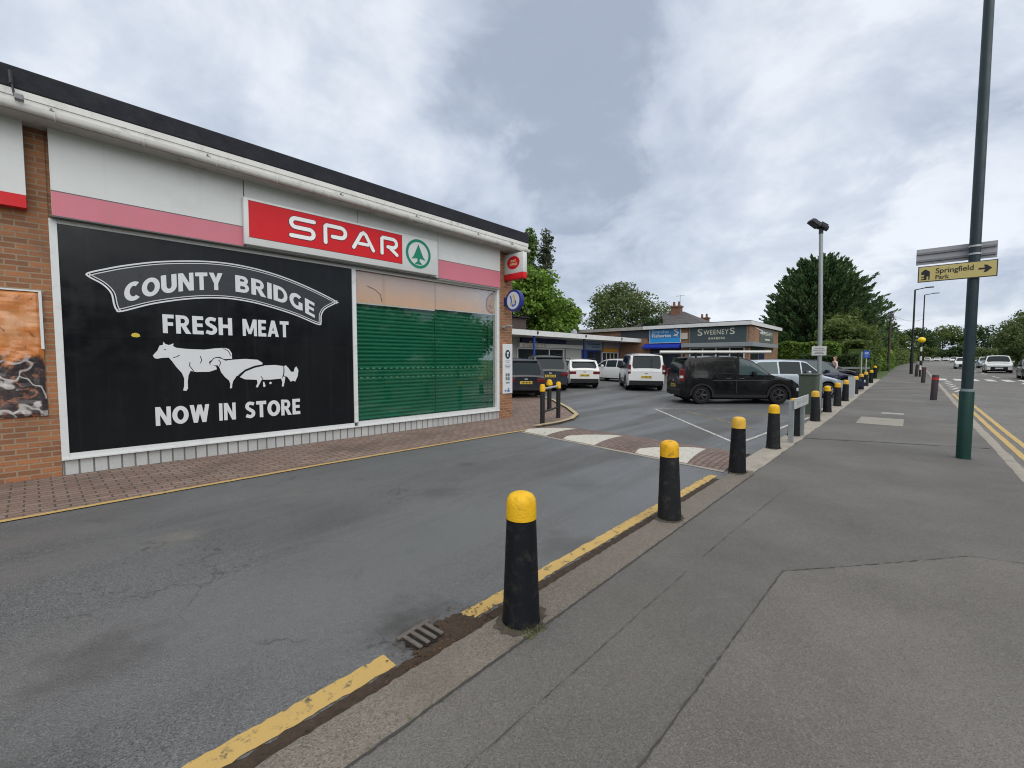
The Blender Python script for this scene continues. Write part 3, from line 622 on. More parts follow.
def word(mb, txt, u0, u1, v0, v1, fn, warp=None, gap=.11, depth=.0035):
    W_ = sum(GLYPH[c][0] for c in txt) + gap*(len(txt)-1); sx = (u1-u0)/W_; sy = v1-v0; x = u0
    f = lambda u, v, d: fn(u, warp(u, v) if warp else v, d)
    for c in txt:
        w, parts = GLYPH[c]
        for k, p in enumerate(parts):
            tr = lambda q: (x+q[0]*sx, v0+q[1]*sy); dp = depth-.00035*k
            if p[0] == 'p': mb.poly([tr(q) for q in p[1]], f, dp)
            else: mb.ribbon([tr(q) for q in p[1]], p[2]*(sx+sy)/2, f, dp, closed=p[3], roundcap=False)
        x += (w+gap)*sx
# ---- the big black panel over the window
ad = fthing('advertising_panel', 'large black window panel lettered COUNTY BRIDGE FRESH MEAT with white farm animals', 'advertising panel', 2.2, 0, .27)
m_blk = M('vinyl_black', (.007, .008, .010), .2, var=.15, scale=1.5, spec=.28, streak=.25, scol=(.03, .03, .033), bmp=.04, bscale=1.2)
mb = MB(FS)
for a, b in ((.062, 2.04), (2.0425, 4.333)):
    mb.box((a, -.02, .264), (b, .006, 1.92)); mb.box((a, -.02, 1.9225), (b, .006, 3.503))
mb.build('board', m_blk, ad)
m_let = M('vinyl_white', (.62, .64, .66), .4, var=.06, scale=4)
FP = fplane(.0065)
top = [(.35,2.86),(.55,2.95),(.79,3.04),(1.21,3.16),(1.8,3.255),(2.32,3.262),(2.89,3.18),(3.47,3.01),(3.99,2.80),(3.98,2.76),(3.77,2.63),(3.69,2.5),(3.68,2.36),(3.62,2.31),(3.18,2.47),(2.68,2.60),(2.3,2.66),(1.95,2.665),(1.54,2.61),(1.08,2.49),(.70,2.34),(.64,2.36),(.615,2.44),(.59,2.60),(.50,2.72),(.36,2.81)]
def smooth_loop(p, n=5):
    o = []; k = len(p)
    for i in range(k):
        a, b, c_, d = (Vector(p[(i+j) % k]) for j in (-1, 0, 1, 2))
        for t in range(n):
            t /= n; o.append(.5*((2*b)+(c_-a)*t+(2*a-5*b+4*c_-d)*t*t+(3*b-a-3*c_+d)*t**3))
    return o
tl = smooth_loop(top); cxy = Vector((2.17, 2.78))
mb = MB(FS); mb.ribbon(tl, .022, FP, .003, closed=True)
inn = []
for i, q in enumerate(tl):
    d = (tl[(i+1) % len(tl)] - tl[i-1]).normalized(); inn.append(q + Vector((d.y, -d.x))*.036)
mb.ribbon(inn, .012, FP, .003, closed=True); mb.build('banner_border', m_let, ad)
mb = MB(FS); mb.poly(inn, fplane(.0055), .0022); mb.build('banner_field', M('vinyl_grey', (.032, .035, .042), .35), ad)
mb = MB(FS); wp = lambda u, w: (w + .40*(1-((u-2.12)/1.5)**2) - .40)
L2 = lambda u, v, d: (u, .0085+d, v)
for txt, u0, u1, v0, v1, f_, w_ in (('COUNTY', .74, 2.02, 2.80, 3.09, L2, wp), ('BRIDGE', 2.21, 3.56, 2.80, 3.09, L2, wp), ('FRESH', 1.18, 2.14, 2.03, 2.33, FP, None), ('MEAT', 2.30, 3.07, 2.03, 2.33, FP, None),
        ('NOW', 1.04, 1.76, .55, .85, FP, None), ('IN', 1.90, 2.15, .55, .85, FP, None), ('STORE', 2.30, 3.24, .55, .85, FP, None)):
    mb = MB(FS); word(mb, txt, u0, u1, v0, v1, f_, w_); mb.build('lettering', m_let, ad)
cow = [(1.04,1.67),(1.10,1.75),(1.13,1.83),(1.17,1.84),(1.18,1.89),(1.205,1.855),(1.25,1.84),(1.31,1.87),(1.30,1.825),(1.34,1.80),(1.45,1.785),(1.55,1.78),(1.72,1.775),(1.88,1.80),(2.02,1.81),(2.08,1.79),(2.12,1.72),(2.12,1.62),(1.99,1.615),(1.94,1.655),(1.88,1.65),(1.78,1.57),(1.79,1.52),(1.88,1.49),(1.89,1.44),(1.78,1.40),(1.60,1.40),(1.52,1.42),(1.49,1.35),(1.475,1.24),(1.475,1.13),(1.45,1.09),(1.41,1.10),(1.425,1.17),(1.43,1.30),(1.40,1.39),(1.33,1.49),(1.28,1.58),(1.24,1.64),(1.16,1.635),(1.09,1.62),(1.06,1.63)]
shp = [(1.79,1.545),(1.85,1.63),(1.91,1.645),(1.97,1.625),(2.03,1.59),(2.13,1.605),(2.32,1.62),(2.52,1.605),(2.60,1.55),(2.60,1.515),(2.47,1.49),(2.32,1.425),(2.22,1.34),(2.17,1.30),(2.125,1.23),(2.11,1.17),(2.105,1.11),(2.075,1.10),(2.08,1.18),(2.065,1.24),(2.0,1.31),(1.95,1.39),(1.925,1.48),(1.90,1.51),(1.81,1.505)]
pig = [(2.225,1.30),(2.32,1.40),(2.47,1.465),(2.62,1.50),(2.81,1.508),(2.955,1.485),(2.955,1.40),(2.945,1.29),(2.985,1.28),(2.97,1.19),(2.95,1.10),(2.92,1.10),(2.93,1.18),(2.91,1.25),(2.72,1.235),(2.58,1.24),(2.55,1.18),(2.51,1.10),(2.48,1.11),(2.51,1.18),(2.50,1.24),(2.31,1.255)]
head = [(2.97,1.485),(3.0,1.50),(3.05,1.44),(3.09,1.375),(3.14,1.375),(3.16,1.45),(3.19,1.475),(3.225,1.40),(3.21,1.29),(3.16,1.185),(3.12,1.205),(3.08,1.185),(3.02,1.28),(2.965,1.30),(2.975,1.40)]
m_ink = M('ink_line', (.015, .016, .02), .4)
for nm, pts, d, inks in (('cow_silhouette', cow, .003, [[(1.56,1.42),(1.51,1.50),(1.515,1.56)],[(1.30,1.64),(1.35,1.655),(1.38,1.68)],[(1.66,1.55),(1.68,1.60),(1.66,1.66)],[(2.0,1.80),(2.07,1.755),(2.10,1.68)],[(1.185,1.765),(1.205,1.765)]]),
                      ('sheep_silhouette', shp, .0045, [[(1.79,1.545),(1.85,1.63),(1.91,1.645),(1.97,1.625),(2.03,1.59)],[(1.93,1.50),(1.95,1.56),(1.92,1.60)],[(2.22,1.34),(2.32,1.425),(2.47,1.49),(2.60,1.515)],[(2.18,1.31),(2.26,1.345)]]),
                      ('pig_silhouette', pig, .006, [[(2.225,1.30),(2.32,1.40),(2.47,1.465),(2.62,1.50)],[(2.60,1.245),(2.57,1.30)],[(2.93,1.26),(2.95,1.32)]])):
    mb = MB(FS); mb.poly(pts, FP, d)
    if nm[0] == 'p': mb.poly(head, FP, d); mb.poly([(2.60,1.11),(2.62,1.10),(2.64,1.12),(2.62,1.20),(2.60,1.20)], FP, d); mb.poly([(2.70,1.16),(2.73,1.15),(2.75,1.18),(2.72,1.20)], FP, d)
    so = mb.build(nm, m_let, ad); mb = MB(FS)
    for l in inks: mb.ribbon(l, .012, fplane(.0065+d), .0007)
    mb.each('ink_line', m_ink, so)
mb = MB(FS); mb.poly([(.79,1.98),(.81,2.01),(.85,2.02),(.89,2.0),(.90,1.965),(.86,1.95),(.81,1.955)], FP, .003); mb.build('yellow_sticker', M('sticker_yellow', (.55, .42, .05), .5), ad)

# ---- crumpled poster on the brick wall
m, ns, ls, b = new_mat('poster_print'); v = ocoord(ns); sx = ns.new('ShaderNodeSeparateXYZ'); ls.new(v, sx.inputs[0])
a1 = noise(ns, ls, v, 2.2, 6, .6, 1.0); a2 = noise(ns, ls, v, 5, 6, .6, 2.0)
org = mixc(ns, ls, mrange(ns, ls, a1, .35, .68), (.50, .17, .035), (.62, .33, .17)); org = mixc(ns, ls, mrange(ns, ls, a2, .58, .68, 0, .8), org, (.16, .055, .02))
drk = mixc(ns, ls, mrange(ns, ls, a1, .4, .7), (.035, .028, .03), (.10, .075, .075)); drk = mixc(ns, ls, mrange(ns, ls, a2, .56, .62, 0, .8), drk, (.28, .12, .07))
ht = ns.new('ShaderNodeMath'); ht.operation = 'ADD'; ls.new(sx.outputs[2], ht.inputs[0]); ls.new(mrange(ns, ls, a1, .2, .8, -.25, .25), ht.inputs[1])
cc = mixc(ns, ls, mrange(ns, ls, ht.outputs[0], .62, .70), drk, org)
vo = ns.new('ShaderNodeTexVoronoi'); vo.feature = 'DISTANCE_TO_EDGE'; vo.inputs['Scale'].default_value = 1.7
ds = ns.new('ShaderNodeVectorMath'); ls.new(v, ds.inputs[0]); nz = ns.new('ShaderNodeTexNoise'); nz.inputs['Scale'].default_value = 3; ls.new(v, nz.inputs['Vector']); ls.new(nz.outputs['Color'], ds.inputs[1]); ls.new(ds.outputs[0], vo.inputs['Vector'])
mm = ns.new('ShaderNodeMath'); mm.operation = 'MULTIPLY'; ls.new(mrange(ns, ls, vo.outputs['Distance'], .06, .012, 0, .85), mm.inputs[0]); ls.new(mrange(ns, ls, ht.outputs[0], .8, .55, .08, 1), mm.inputs[1]); ml = mm.outputs[0]
cc = mixc(ns, ls, ml, cc, (.50, .48, .47)); ls.new(cc, b.inputs['Base Color']); b.inputs['Roughness'].default_value = .32
po = fthing('poster', 'crumpled orange and dark printed banner fixed to the brick wall', 'poster', -1.3, .02, .82)
mb = MB(FS); nx_, nz_ = 44, 36
from mathutils import noise as mnoise
for i in range(nx_+1):
    for j in range(nz_+1):
        s = -2.4+2.27*i/nx_; z = .82+1.71*j/nz_ - .02*(i/nx_)*0; q = Vector((s*2.6, z*2.6, 3.3))
        n = .035+.035*abs(mnoise.noise(q))+.03*abs(mnoise.noise(q*2.3+Vector((5, 1, 2)))); edge_ = min(i, nx_-i, j, nz_-j)
        mb.v.append(Vector((s+.015*mnoise.noise(q*1.3), n if edge_ > 0 else .02, z+.02*mnoise.noise(q*1.1+Vector((9, 0, 0))))))
for i in range(nx_):
    for j in range(nz_): w = nz_+1; mb.f.append((i*w+j, (i+1)*w+j, (i+1)*w+j+1, i*w+j+1)); mb.mi.append(0)
mb.build('printed_sheet', m, po)
mb = MB(FS); mb.box((-.155, .01, 1.75), (-.125, .045, 2.53)); mb.box((-2.4, .01, 2.53), (-.125, .045, 2.55)); mb.build('border', m_let, po)

# ---- projecting signs on the end pier
def side_plane(s0): return lambda u, v, d: (s0-d, u, v)       # u = out from the wall, faces back down the street
t = fthing('post_office_sign', 'white projecting sign with red POST OFFICE oval, high on the brick pier', 'projecting sign', 8.85, .3, 3.9)
mb = MB(FS); mb.box((8.80, .02, 3.98), (8.96, .74, 4.52), bev=.01); mb.build('sign_body', m_fas, t, smooth=40)
mb = MB(FS); mb.box((8.797, .02, 3.82), (8.963, .742, 3.98), bev=.008); mb.build('red_strip', m_red, t, smooth=40)
mb = MB(FS); mb.poly([(.38+.235*math.cos(a), 4.27+.175*math.sin(a)) for a in [2*PI*i/36 for i in range(36)]], side_plane(8.80), .006); ov = mb.build('red_oval', m_red, t)
mb = MB(FS); add_text(mb, 'POST', .28, .48, 4.28, 4.345, side_plane(8.7935), bold=.03, depth=.003); mb.build('lettering', M('letter_cream', (.75, .60, .35), .4), t); mb = MB(FS); add_text(mb, 'OFFICE', .24, .52, 4.19, 4.255, side_plane(8.7935), bold=.03, depth=.003); mb.build('lettering', M('letter_cream', (.75, .60, .35), .4), t)
t = fthing('lottery_sign', 'round blue and white projecting sign on a short bracket, halfway up the brick pier', 'projecting sign', 8.85, .3, 2.9)
cx, cz = .37, 3.24
mb = MB(FS); mb.poly([(cx+.295*math.cos(a), cz+.30*math.sin(a)) for a in [2*PI*i/40 for i in range(40)]], side_plane(8.93), .13); mb.build('blue_rim', M('rim_blue', (.02, .035, .20), .35), t)
mb = MB(FS); mb.poly([(cx+.235*math.cos(a), cz+.24*math.sin(a)) for a in [2*PI*i/40 for i in range(40)]], side_plane(8.80), .006); mb.build('white_face', M('face_white', (.60, .64, .74), .35), t)
mb = MB(FS); p = side_plane(8.794); mb.ribbon([(cx-.10, cz+.12), (cx-.06, cz+.02), (cx-.07, cz-.08), (cx, cz-.15), (cx+.09, cz-.11), (cx+.10, cz-.02)], .045, p, .003); mb.build('blue_emblem', M('emblem_blue', (.05, .13, .45), .4), t)
mb = MB(FS); mb.ribbon([(cx+.02, cz+.13), (cx+.07, cz+.05), (cx+.05, cz-.03)], .05, p, .0045); mb.ribbon([(cx-.08, cz-.12), (cx, cz-.06)], .04, p, .0055); mb.build('yellow_emblem', M('emblem_yellow', (.60, .46, .06), .4), t)
mb = MB(FS); mb.box((8.80, .0, 3.14), (8.93, .10, 3.34)); mb.build('bracket', MATS['rim_blue'], t)
t = fthing('notice_plaque', 'tall white notice board with dark round emblem, on the brick pier', 'notice board', 8.93, .02, .64)
mb = MB(FS); mb.box((8.735, .0, .64), (9.118, .03, 2.055), bev=.008); mb.build('board', m_let, t)
m_dg = M('plaque_dark', (.02, .045, .045), .5); p = fplane(.0305)
mb = MB(FS); mb.poly([(8.925+.10*math.cos(a), 1.76+.13*math.sin(a)) for a in [2*PI*i/30 for i in range(30)]], p, .003); mb.build('round_emblem', m_dg, t)
mb = MB(FS); mb.poly([(8.875, 1.80), (8.90, 1.83), (8.95, 1.83), (8.975, 1.80), (8.955, 1.78), (8.945, 1.79), (8.945, 1.69), (8.905, 1.69), (8.905, 1.79), (8.895, 1.78)], fplane(.0336), .002); mb.build('shirt_emblem', m_let, t)
mb = MB(FS)
for z, w in ((1.57, .10), (1.53, .07), (1.45, .12), (1.41, .11), (1.37, .08)): mb.box((8.925-w, .028, z), (8.925+w, .0325, z+.014))
for i in range(2):
    for z in (1.13, 1.02): mb.box((8.84+.09*i, .028, z), (8.915+.09*i, .0325, z+.09))
mb.box((8.85, .028, .93), (9.0, .0325, .97)); mb.build('printed_lines', M('print_grey', (.16, .17, .17), .6), t)
mb = MB(FS); mb.box((8.81, .028, .70), (8.87, .0325, .75)); mb.box((8.91, .028, .69), (9.0, .0325, .75)); mb.box((8.93, .028, .76), (8.98, .0325, .80)); mb.build('blue_print', M('print_blue', (.05, .12, .30), .6), t)
t = fthing('wall_lamp', 'slim grey wall lamp sticking out of the brick pier below the round blue sign', 'wall lamp', 8.9, .0, 2.5)
mb = MB(FS); mb.box((8.72, .0, 2.50), (8.80, .10, 2.56), bev=.01); mb.tube([(8.76, .08, 2.53), (8.72, .30, 2.55), (8.70, .42, 2.53)], [.025, .03, .02], 8); mb.build('lamp_arm', M('lamp_grey', (.35, .35, .34), .5), t)
# ------------------------------------------------------------------ the parade of shops across the car park
gz = ground
m_wht_p = M('parade_white', (.60, .61, .60), .5, var=.08, scale=1.5, grime=.35, gcol=(.28, .27, .25))
m_brk2 = brick_mat('parade_brick', (.30, .15, .075), (.22, .11, .065), (.20, .16, .12), dirt=.4)
m_dkglass = M('dark_glass', (.02, .025, .03), .06, var=.1)
m_frame_w = M('white_upvc', (.60, .60, .58), .4, var=.05)
m_navy = M('sign_navy', (.012, .018, .06), .45, var=.1); m_blue = M('paint_blue', (.02, .06, .28), .45, var=.1)
m_pav2 = M('precinct_paving', (.16, .145, .13), .9, var=.25, scale=5, grime=.3)
mb = MB(); ysq = fr(13, 36, 1)
for i, y in enumerate(ysq):
    for x in (-20.2, -16.9): mb.v.append(Vector((x, y, gz(x, y) + .05)))
    mb.v.append(Vector((-16.895, y, gz(-16.9, y) - .1)))
for i in range(len(ysq)-1):
    for k in (0, 1): mb.f.append((3*i+k, 3*i+k+1, 3*i+k+4, 3*i+k+3)); mb.mi.append(0)
mb.build('shop_walkway', m_pav2, kind='structure')
w = thing('canopy_shop_parade', 'low row of small shops under a long white edged canopy with blue posts', 'shop parade', (-19.6, 25, .2))
mb = MB(); mb.box((-27, 6, -.2), (-19.62, 35.9, 3.35)); mb.build('wall', M('render_grey', (.36, .36, .35), .8, var=.12, scale=1.4, grime=.3), w)
mb = MB()
for a, b in ((6, 21.55), (21.6, 27.1), (27.14, 32.4), (32.44, 35.95)): mb.box((-17.53, a, 3.12), (-17.5, b, 3.45))
mb.each('canopy_edge', m_wht_p, w)
mb = MB(); mb.box((-27.2, 6, 3.355), (-17.535, 35.94, 3.47)); mb.build('flat_roof', m_felt, w)
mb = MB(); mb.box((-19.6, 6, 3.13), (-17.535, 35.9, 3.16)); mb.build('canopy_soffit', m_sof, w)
for y in (10, 16, 21.5, 27.2, 32.45):
    mb = MB(); k = .065 if y == 21.5 else .045; mb.box((-17.75, y-k, .1), (-17.66, y+k, 3.13), bev=.01); mb.build('canopy_post', m_blue if y == 21.5 else m_navy, w)
mb = MB()
for y in (21.58, 27.12, 32.42): mb.box((-17.51, y-.05, 3.25), (-17.44, y+.05, 3.40))
mb.each('canopy_lamp', M('lamp_black', (.02, .02, .02), .5), w)
def glazing(name, a, b, z0, z1, par, n=3, X=-19.6, mat=m_dkglass, fm=m_frame_w, axis='y', proud=.05, off=None):
    f = MB(); p = MB()
    T = (lambda u, d, z: (X+d, u, z)) if axis == 'y' else (lambda u, d, z: (u, X-d, z))
    for i in range(n+1): u = a+(b-a)*i/n; f.box(T(u-.045, 0, z0), T(u+.045, proud+.015, z1))
    f.box(T(a, 0, z1-.08), T(b, proud+.01, z1)); f.box(T(a, 0, z0), T(b, proud+.01, z0+.08))
    p.box(T(a+.02, 0, z0+.02), T(b-.02, proud-.02, z1-.02))
    fo = f.build('window_frame', fm, par); p.build('pane', mat, fo); return fo
sp_ = lambda X: (lambda u, v, d: (X+d, u, v))
mb = MB(); mb.box((-19.6, 22.3, 2.78), (-19.42, 27.3, 3.11)); mb.build('navy_sign_panel', m_navy, w)
mb = MB(); mb.box((-19.6, 22.05, 2.48), (-19.40, 29.6, 2.76)); mb.build('white_sign_band', m_wht_p, w)
mb = MB()
m_cream = M('letter_gold', (.48, .38, .24), .5)
for i, (u, h_) in enumerate(((22.4, .17), (22.75, .20), (23.0, .38), (23.35, .20), (23.6, .38), (23.95, .20), (24.3, .19), (24.7, .22))):   # lettering too worn to read: strokes only
    mb.ribbon(arc(u+.1, 2.52+h_*.5, .085, h_*.5, 40, 320, 8), .055, sp_(-19.40), .012)
    if h_ > .3: mb.ribbon([(u+.22, 2.52), (u+.26, 2.52+h_)], .05, sp_(-19.40), .0135)
mb.build('script_lettering', m_cream, w)
glazing('', 22.0, 27.2, .25, 2.44, w, 3); 
mb = MB(); mb.box((-19.6, 27.5, .25), (-19.5, 29.6, 2.44)); mb.build('closed_shutter', M('shutter_pale', (.40, .40, .39), .5, var=.08), w)
mb = MB(); mb.box((-19.6, 27.5, 2.78), (-19.45, 29.6, 3.12)); mb.build('grey_sign_panel', M('sign_grey', (.20, .22, .25), .5, var=.15), w)
mb = MB(); mb.box((-19.6, 30.05, 2.45), (-19.42, 32.65, 3.11)); sg = mb.build('pale_blue_sign_panel', M('sign_paleblue', (.22, .30, .40), .5, var=.12), w)
mb = MB()
for z, u0, u1 in ((2.85, 30.4, 32.3), (2.62, 31.0, 32.2)):
    for i in range(9): u = u0+(u1-u0)*i/9; mb.box((-19.421, u, z), (-19.412, u+.6*(u1-u0)/9, z+.09))
mb.build('worn_lettering', m_navy, sg)
mb = MB(); mb.box((-19.6, 29.75, .25), (-19.5, 30.4, 2.42)); mb.build('blue_door', m_blue, w)
glazing('', 30.5, 32.6, .25, 2.4, w, 2, fm=m_blue)
m_org = M('sign_orange', (.50, .24, .035), .5, var=.15)
mb = MB(); mb.box((-19.6, 32.85, 2.62), (-19.42, 35.5, 3.11)); mb.build('sign_panel', M('sign_drab', (.24, .23, .21), .6, var=.2), w)
mb = MB(); mb.box((-19.6, 32.85, 2.30), (-19.41, 35.5, 2.60)); mb.build('orange_sign_strip', m_org, w)
glazing('', 32.9, 35.5, .25, 2.28, w, 4, fm=m_frame_w)
t = thing('roof_unit', 'small white ventilation box standing on the shop canopy roof', 'vent box', (-20.5, 30.1, 3.47))
mb = MB(); mb.box((-20.7, 29.9, 3.47), (-20.4, 30.3, 4.0)); mb.tube([(-20.55, 30.1, 4.0), (-20.55, 30.1, 4.12)], .11, 10); mb.build('vent_housing', M('vent_grey', (.45, .46, .47), .5), t)
t = thing('roof_clutter', 'dark weathered brick plant room on the roof beneath the bright green tree', 'roof structure', (-23, 22, 3.47))
mb = MB(); mb.box((-25.5, 13, 3.47), (-21.8, 25.5, 4.75)); mb.build('wall', brick_mat('dark_brick', (.095, .06, .045), (.07, .05, .04), (.06, .05, .045)), t)
mb = MB(); mb.box((-25.7, 12.8, 4.752), (-21.6, 25.7, 4.86)); mb.build('roof', m_felt, t)

g0 = gz(-12, 36)
nb = thing('corner_shop_building', 'flat roofed brick building with white roof edge holding a fish shop and a barber', 'shop building', (-15, 36, g0))
mb = MB(); mb.box((-26.5, 36.0, 0), (-16.75, 46, 4.19)); mb.build('rear_wall', m_brk2, nb)
mb = MB(); mb.box((-16.748, 36.0, 0), (-8.98, 45.4, 4.19)); mb.build('wall', m_brk2, nb)
mb = MB(); mb.box((-17.2, 35.55, 4.20), (-8.77, 35.58, 4.48)); mb.box((-8.80, 35.58, 4.20), (-8.77, 45.9, 4.48)); mb.build('roof_edge', m_wht_p, nb)
mb = MB(); mb.box((-27, 35.7, 4.20), (-17.21, 35.73, 4.47)); mb.build('weathered_roof_edge', M('roof_edge_old', (.38, .37, .34), .7, var=.25, scale=2, grime=.5), nb)
mb = MB(); mb.box((-27, 35.735, 4.195), (-8.805, 46.3, 4.50)); mb.box((-17.1, 35.60, 4.485), (-8.83, 45.8, 4.53)); mb.build('flat_roof', m_felt, nb)
mb = MB(); mb.box((-16.9, 35.9, 3.3), (-16.72, 35.995, 4.19)); mb.box((-19.5, 35.95, 3.5), (-16.9, 35.99, 4.19)); mb.build('dark_panel', M('panel_slate', (.045, .05, .06), .6), nb)
FY = lambda Y: (lambda u, v, d: (u, Y-d, v))
fs_ = thing('fish_shop_sign', 'bright blue sign board reading Scartho Fisheries above a blue awning', 'shop sign', (-15.4, 35.9, 3.05))
mb = MB(); mb.box((-16.68, 35.86, 3.42), (-14.08, 35.98, 4.19)); mb.build('upper_board', M('sign_blue', (.03, .16, .36), .4, var=.12, scale=2), fs_)
mb = MB(); mb.box((-16.68, 35.85, 3.06), (-14.08, 35.98, 3.418)); mb.build('lower_board', M('sign_cyan', (.02, .27, .62), .4, var=.08, scale=2), fs_)
mb = MB(); mb.box((-16.72, 35.84, 3.04), (-16.682, 35.98, 4.19)); mb.box((-14.078, 35.84, 3.04), (-14.04, 35.98, 4.19)); mb.box((-16.72, 35.845, 3.02), (-14.04, 35.98, 3.058)); mb.build('board_frame', m_frame_w, fs_)
mb = MB(); add_text(mb, 'Scartho', -16.5, -15.05, 3.86, 4.13, FY(35.859), bold=.012); mb.build('lettering', M('letter_paleblue', (.30, .48, .62), .5), fs_)
mb = MB(); add_text(mb, 'Fisheries', -16.5, -14.85, 3.50, 3.78, FY(35.859), bold=.02)
mb.build('lettering_white', m_frame_w, fs_); mb = MB(); mb.ribbon([(-14.6, 3.6), (-14.35, 3.7), (-14.25, 3.85), (-14.45, 3.95), (-14.6, 4.08), (-14.3, 4.1)], .08, FY(35.859), .004); mb.ribbon([(-14.55, 3.75), (-14.3, 3.55)], .06, FY(35.859), .0055); mb.build('fish_emblem', m_frame_w, fs_)
mb = MB()
prf = [(35.98, 3.0), (35.45, 2.72), (35.45, 2.58), (35.98, 2.58)]
for x in (-17.2, -14.02): mb.v += [Vector((x, y, z)) for y, z in prf]
mb.f = [(0, 1, 5, 4), (1, 2, 6, 5), (2, 3, 7, 6), (0, 1, 2, 3), (4, 5, 6, 7)]; mb.mi = [0]*5
mb.build('blue_awning', M('awning_blue', (.01, .03, .32), .5, var=.1), nb)
bs_ = thing('barber_sign', 'wide dark slate sign board reading SWEENEYS BARBERS in pale letters', 'shop sign', (-11.3, 35.9, 3.0))
mb = MB(); mb.box((-13.30, 35.88, 2.97), (-9.15, 35.98, 4.19)); mb.build('board', M('sign_slate', (.045, .066, .072), .5, var=.1, scale=1.5), bs_)
mb = MB(); mb.box((-13.36, 35.87, 2.97), (-13.305, 35.98, 4.19)); mb.box((-9.145, 35.87, 2.97), (-9.09, 35.98, 4.19)); mb.build('board_edge', M('edge_bronze', (.20, .16, .10), .5), bs_)
mb = MB(); F_ = FY(35.8795)
add_text(mb, 'S', -12.70, -12.33, 3.52, 4.05, F_, bold=.008); add_text(mb, 'WEENEY', -12.25, -10.40, 3.58, 3.95, F_, bold=.008, spacing=1.15); add_text(mb, 'S', -10.31, -9.97, 3.56, 4.05, F_, bold=.008)
add_text(mb, 'BARBERS', -11.85, -10.65, 3.20, 3.37, F_, bold=.01, spacing=1.15)
mb.build('lettering', M('letter_pale', (.55, .56, .44), .5), bs_)
mb = MB(); mb.box((-13.8, 35.4, 2.62), (-8.97, 35.995, 2.94)); mb.box((-8.975, 35.4, 2.62), (-8.60, 43.6, 2.94)); mb.build('grey_canopy', M('canopy_grey', (.22, .24, .25), .6, var=.12, scale=2), nb)
mb = MB(); mb.box((-14.0, 35.86, 3.3), (-13.5, 35.99, 3.8)); mb.build('alarm_box', M('alarm_cream', (.50, .46, .38), .5), nb)
glazing('', -16.6, -14.1, g0+.1, 2.55, nb, 3, X=35.99, axis='x', proud=.06, fm=m_navy)
glazing('', -13.3, -9.3, g0+.1, 2.6, nb, 4, X=35.99, axis='x', proud=.06)
mb = MB(); mb.box((-8.98, 36.4, g0), (-8.94, 38.6, 2.6)); mb.build('side_window', m_dkglass, nb)
mb = MB(); mb.box((-8.98, 38.9, g0), (-8.93, 40.4, 2.6)); mb.build('side_door', m_navy, nb)
t = thing('side_sign_panel', 'dark sign panel on the brick side wall of the barber building', 'sign panel', (-8.96, 41, 3.05))
mb = MB(); mb.box((-8.975, 38.9, 3.02), (-8.91, 43.3, 4.10)); mb.build('board', M('panel_teal', (.09, .11, .105), .5, var=.15), t)
mb = MB(); add_text(mb, 'SWEENEYS', 39.4, 42.8, 3.60, 3.88, lambda u, v, d: (-8.91+d, u, v), bold=.01); mb.box((-8.915, 40.4, 3.2), (-8.905, 42, 3.32)); mb.build('lettering', MATS['letter_pale'], t)
t = thing('wall_floodlight', 'white floodlight on an angled bracket at the barber building corner', 'floodlight', (-9.2, 37, 3.9))
mb = MB(); mb.tube([(-8.97, 37.2, 4.1), (-8.3, 36.8, 3.75)], .035, 6); mb.box((-8.42, 36.65, 3.55), (-8.18, 36.95, 3.70)); mb.build('floodlight_arm', m_frame_w, t)

# houses behind
def house(name, label, cx, cy, w_, d_, ze, zr, chim):
    t = thing(name, label, 'house', (cx, cy, 0)); a, b, c_, d = cx-w_/2, cx+w_/2, cy-d_/2, cy+d_/2
    mb = MB(); mb.box((a+.3, c_+.3, 0), (b-.3, d-.3, ze)); mb.build('wall', m_brk2, t)
    mb = MB(); r = d_*.30
    mb.add([(a, c_, ze), (b, c_, ze), (b, d, ze), (a, d, ze), (a+w_*.42, cy, zr), (b-w_*.42, cy, zr)], [(0, 1, 5, 4), (1, 2, 5), (2, 3, 4, 5), (3, 0, 4), (3, 2, 1, 0)])
    ro = mb.build('roof', brick_mat('roof_slate', (.095, .09, .09), (.07, .068, .07), (.035, .033, .033), .3, .22, .012, dirt=.3), t)
    for x, y, h_ in chim:
        mb = MB(); mb.box((x-.55, y-.4, zr-1.2), (x+.55, y+.4, h_-.3)); mb.box((x-.65, y-.5, h_-.3), (x+.65, y+.5, h_-.12)); mb.lathe([(.16, 0), (.13, .45), (.15, .5)], 10, Matrix.Translation((x-.3, y, h_-.12))); mb.lathe([(.16, 0), (.13, .45), (.15, .5)], 10, Matrix.Translation((x+.3, y, h_-.12)))
        mb.build('chimney', brick_mat('chimney_brick', (.24, .10, .06), (.16, .075, .05), (.12, .09, .07), dirt=.5), ro)
    return t
hs = house('hipped_house', 'house with grey hipped roof and tall red chimney, behind the fish shop', -21.2, 52.5, 12.5, 9, 4.6, 7.35, [(-21.0, 52.2, 8.15)])
mb = MB(); mb.tube([(-20.6, 52.2, 8.0), (-20.6, 52.2, 9.3)], .03, 5); mb.tube([(-21.1, 52.2, 9.2), (-20.1, 52.2, 9.2)], .02, 4); t = thing('roof_aerial', 'thin television aerial above the tall red chimney', 'aerial', (-20.2, 52.2, 8)); mb.build('mast', M('aerial_grey', (.2, .2, .2), .5), t)
house('second_house', 'house mostly hidden behind the barber building, its red chimney above the roof edge', -21.0, 63, 10, 9, 4.0, 5.9, [(-21.2, 62.3, 7.5)])

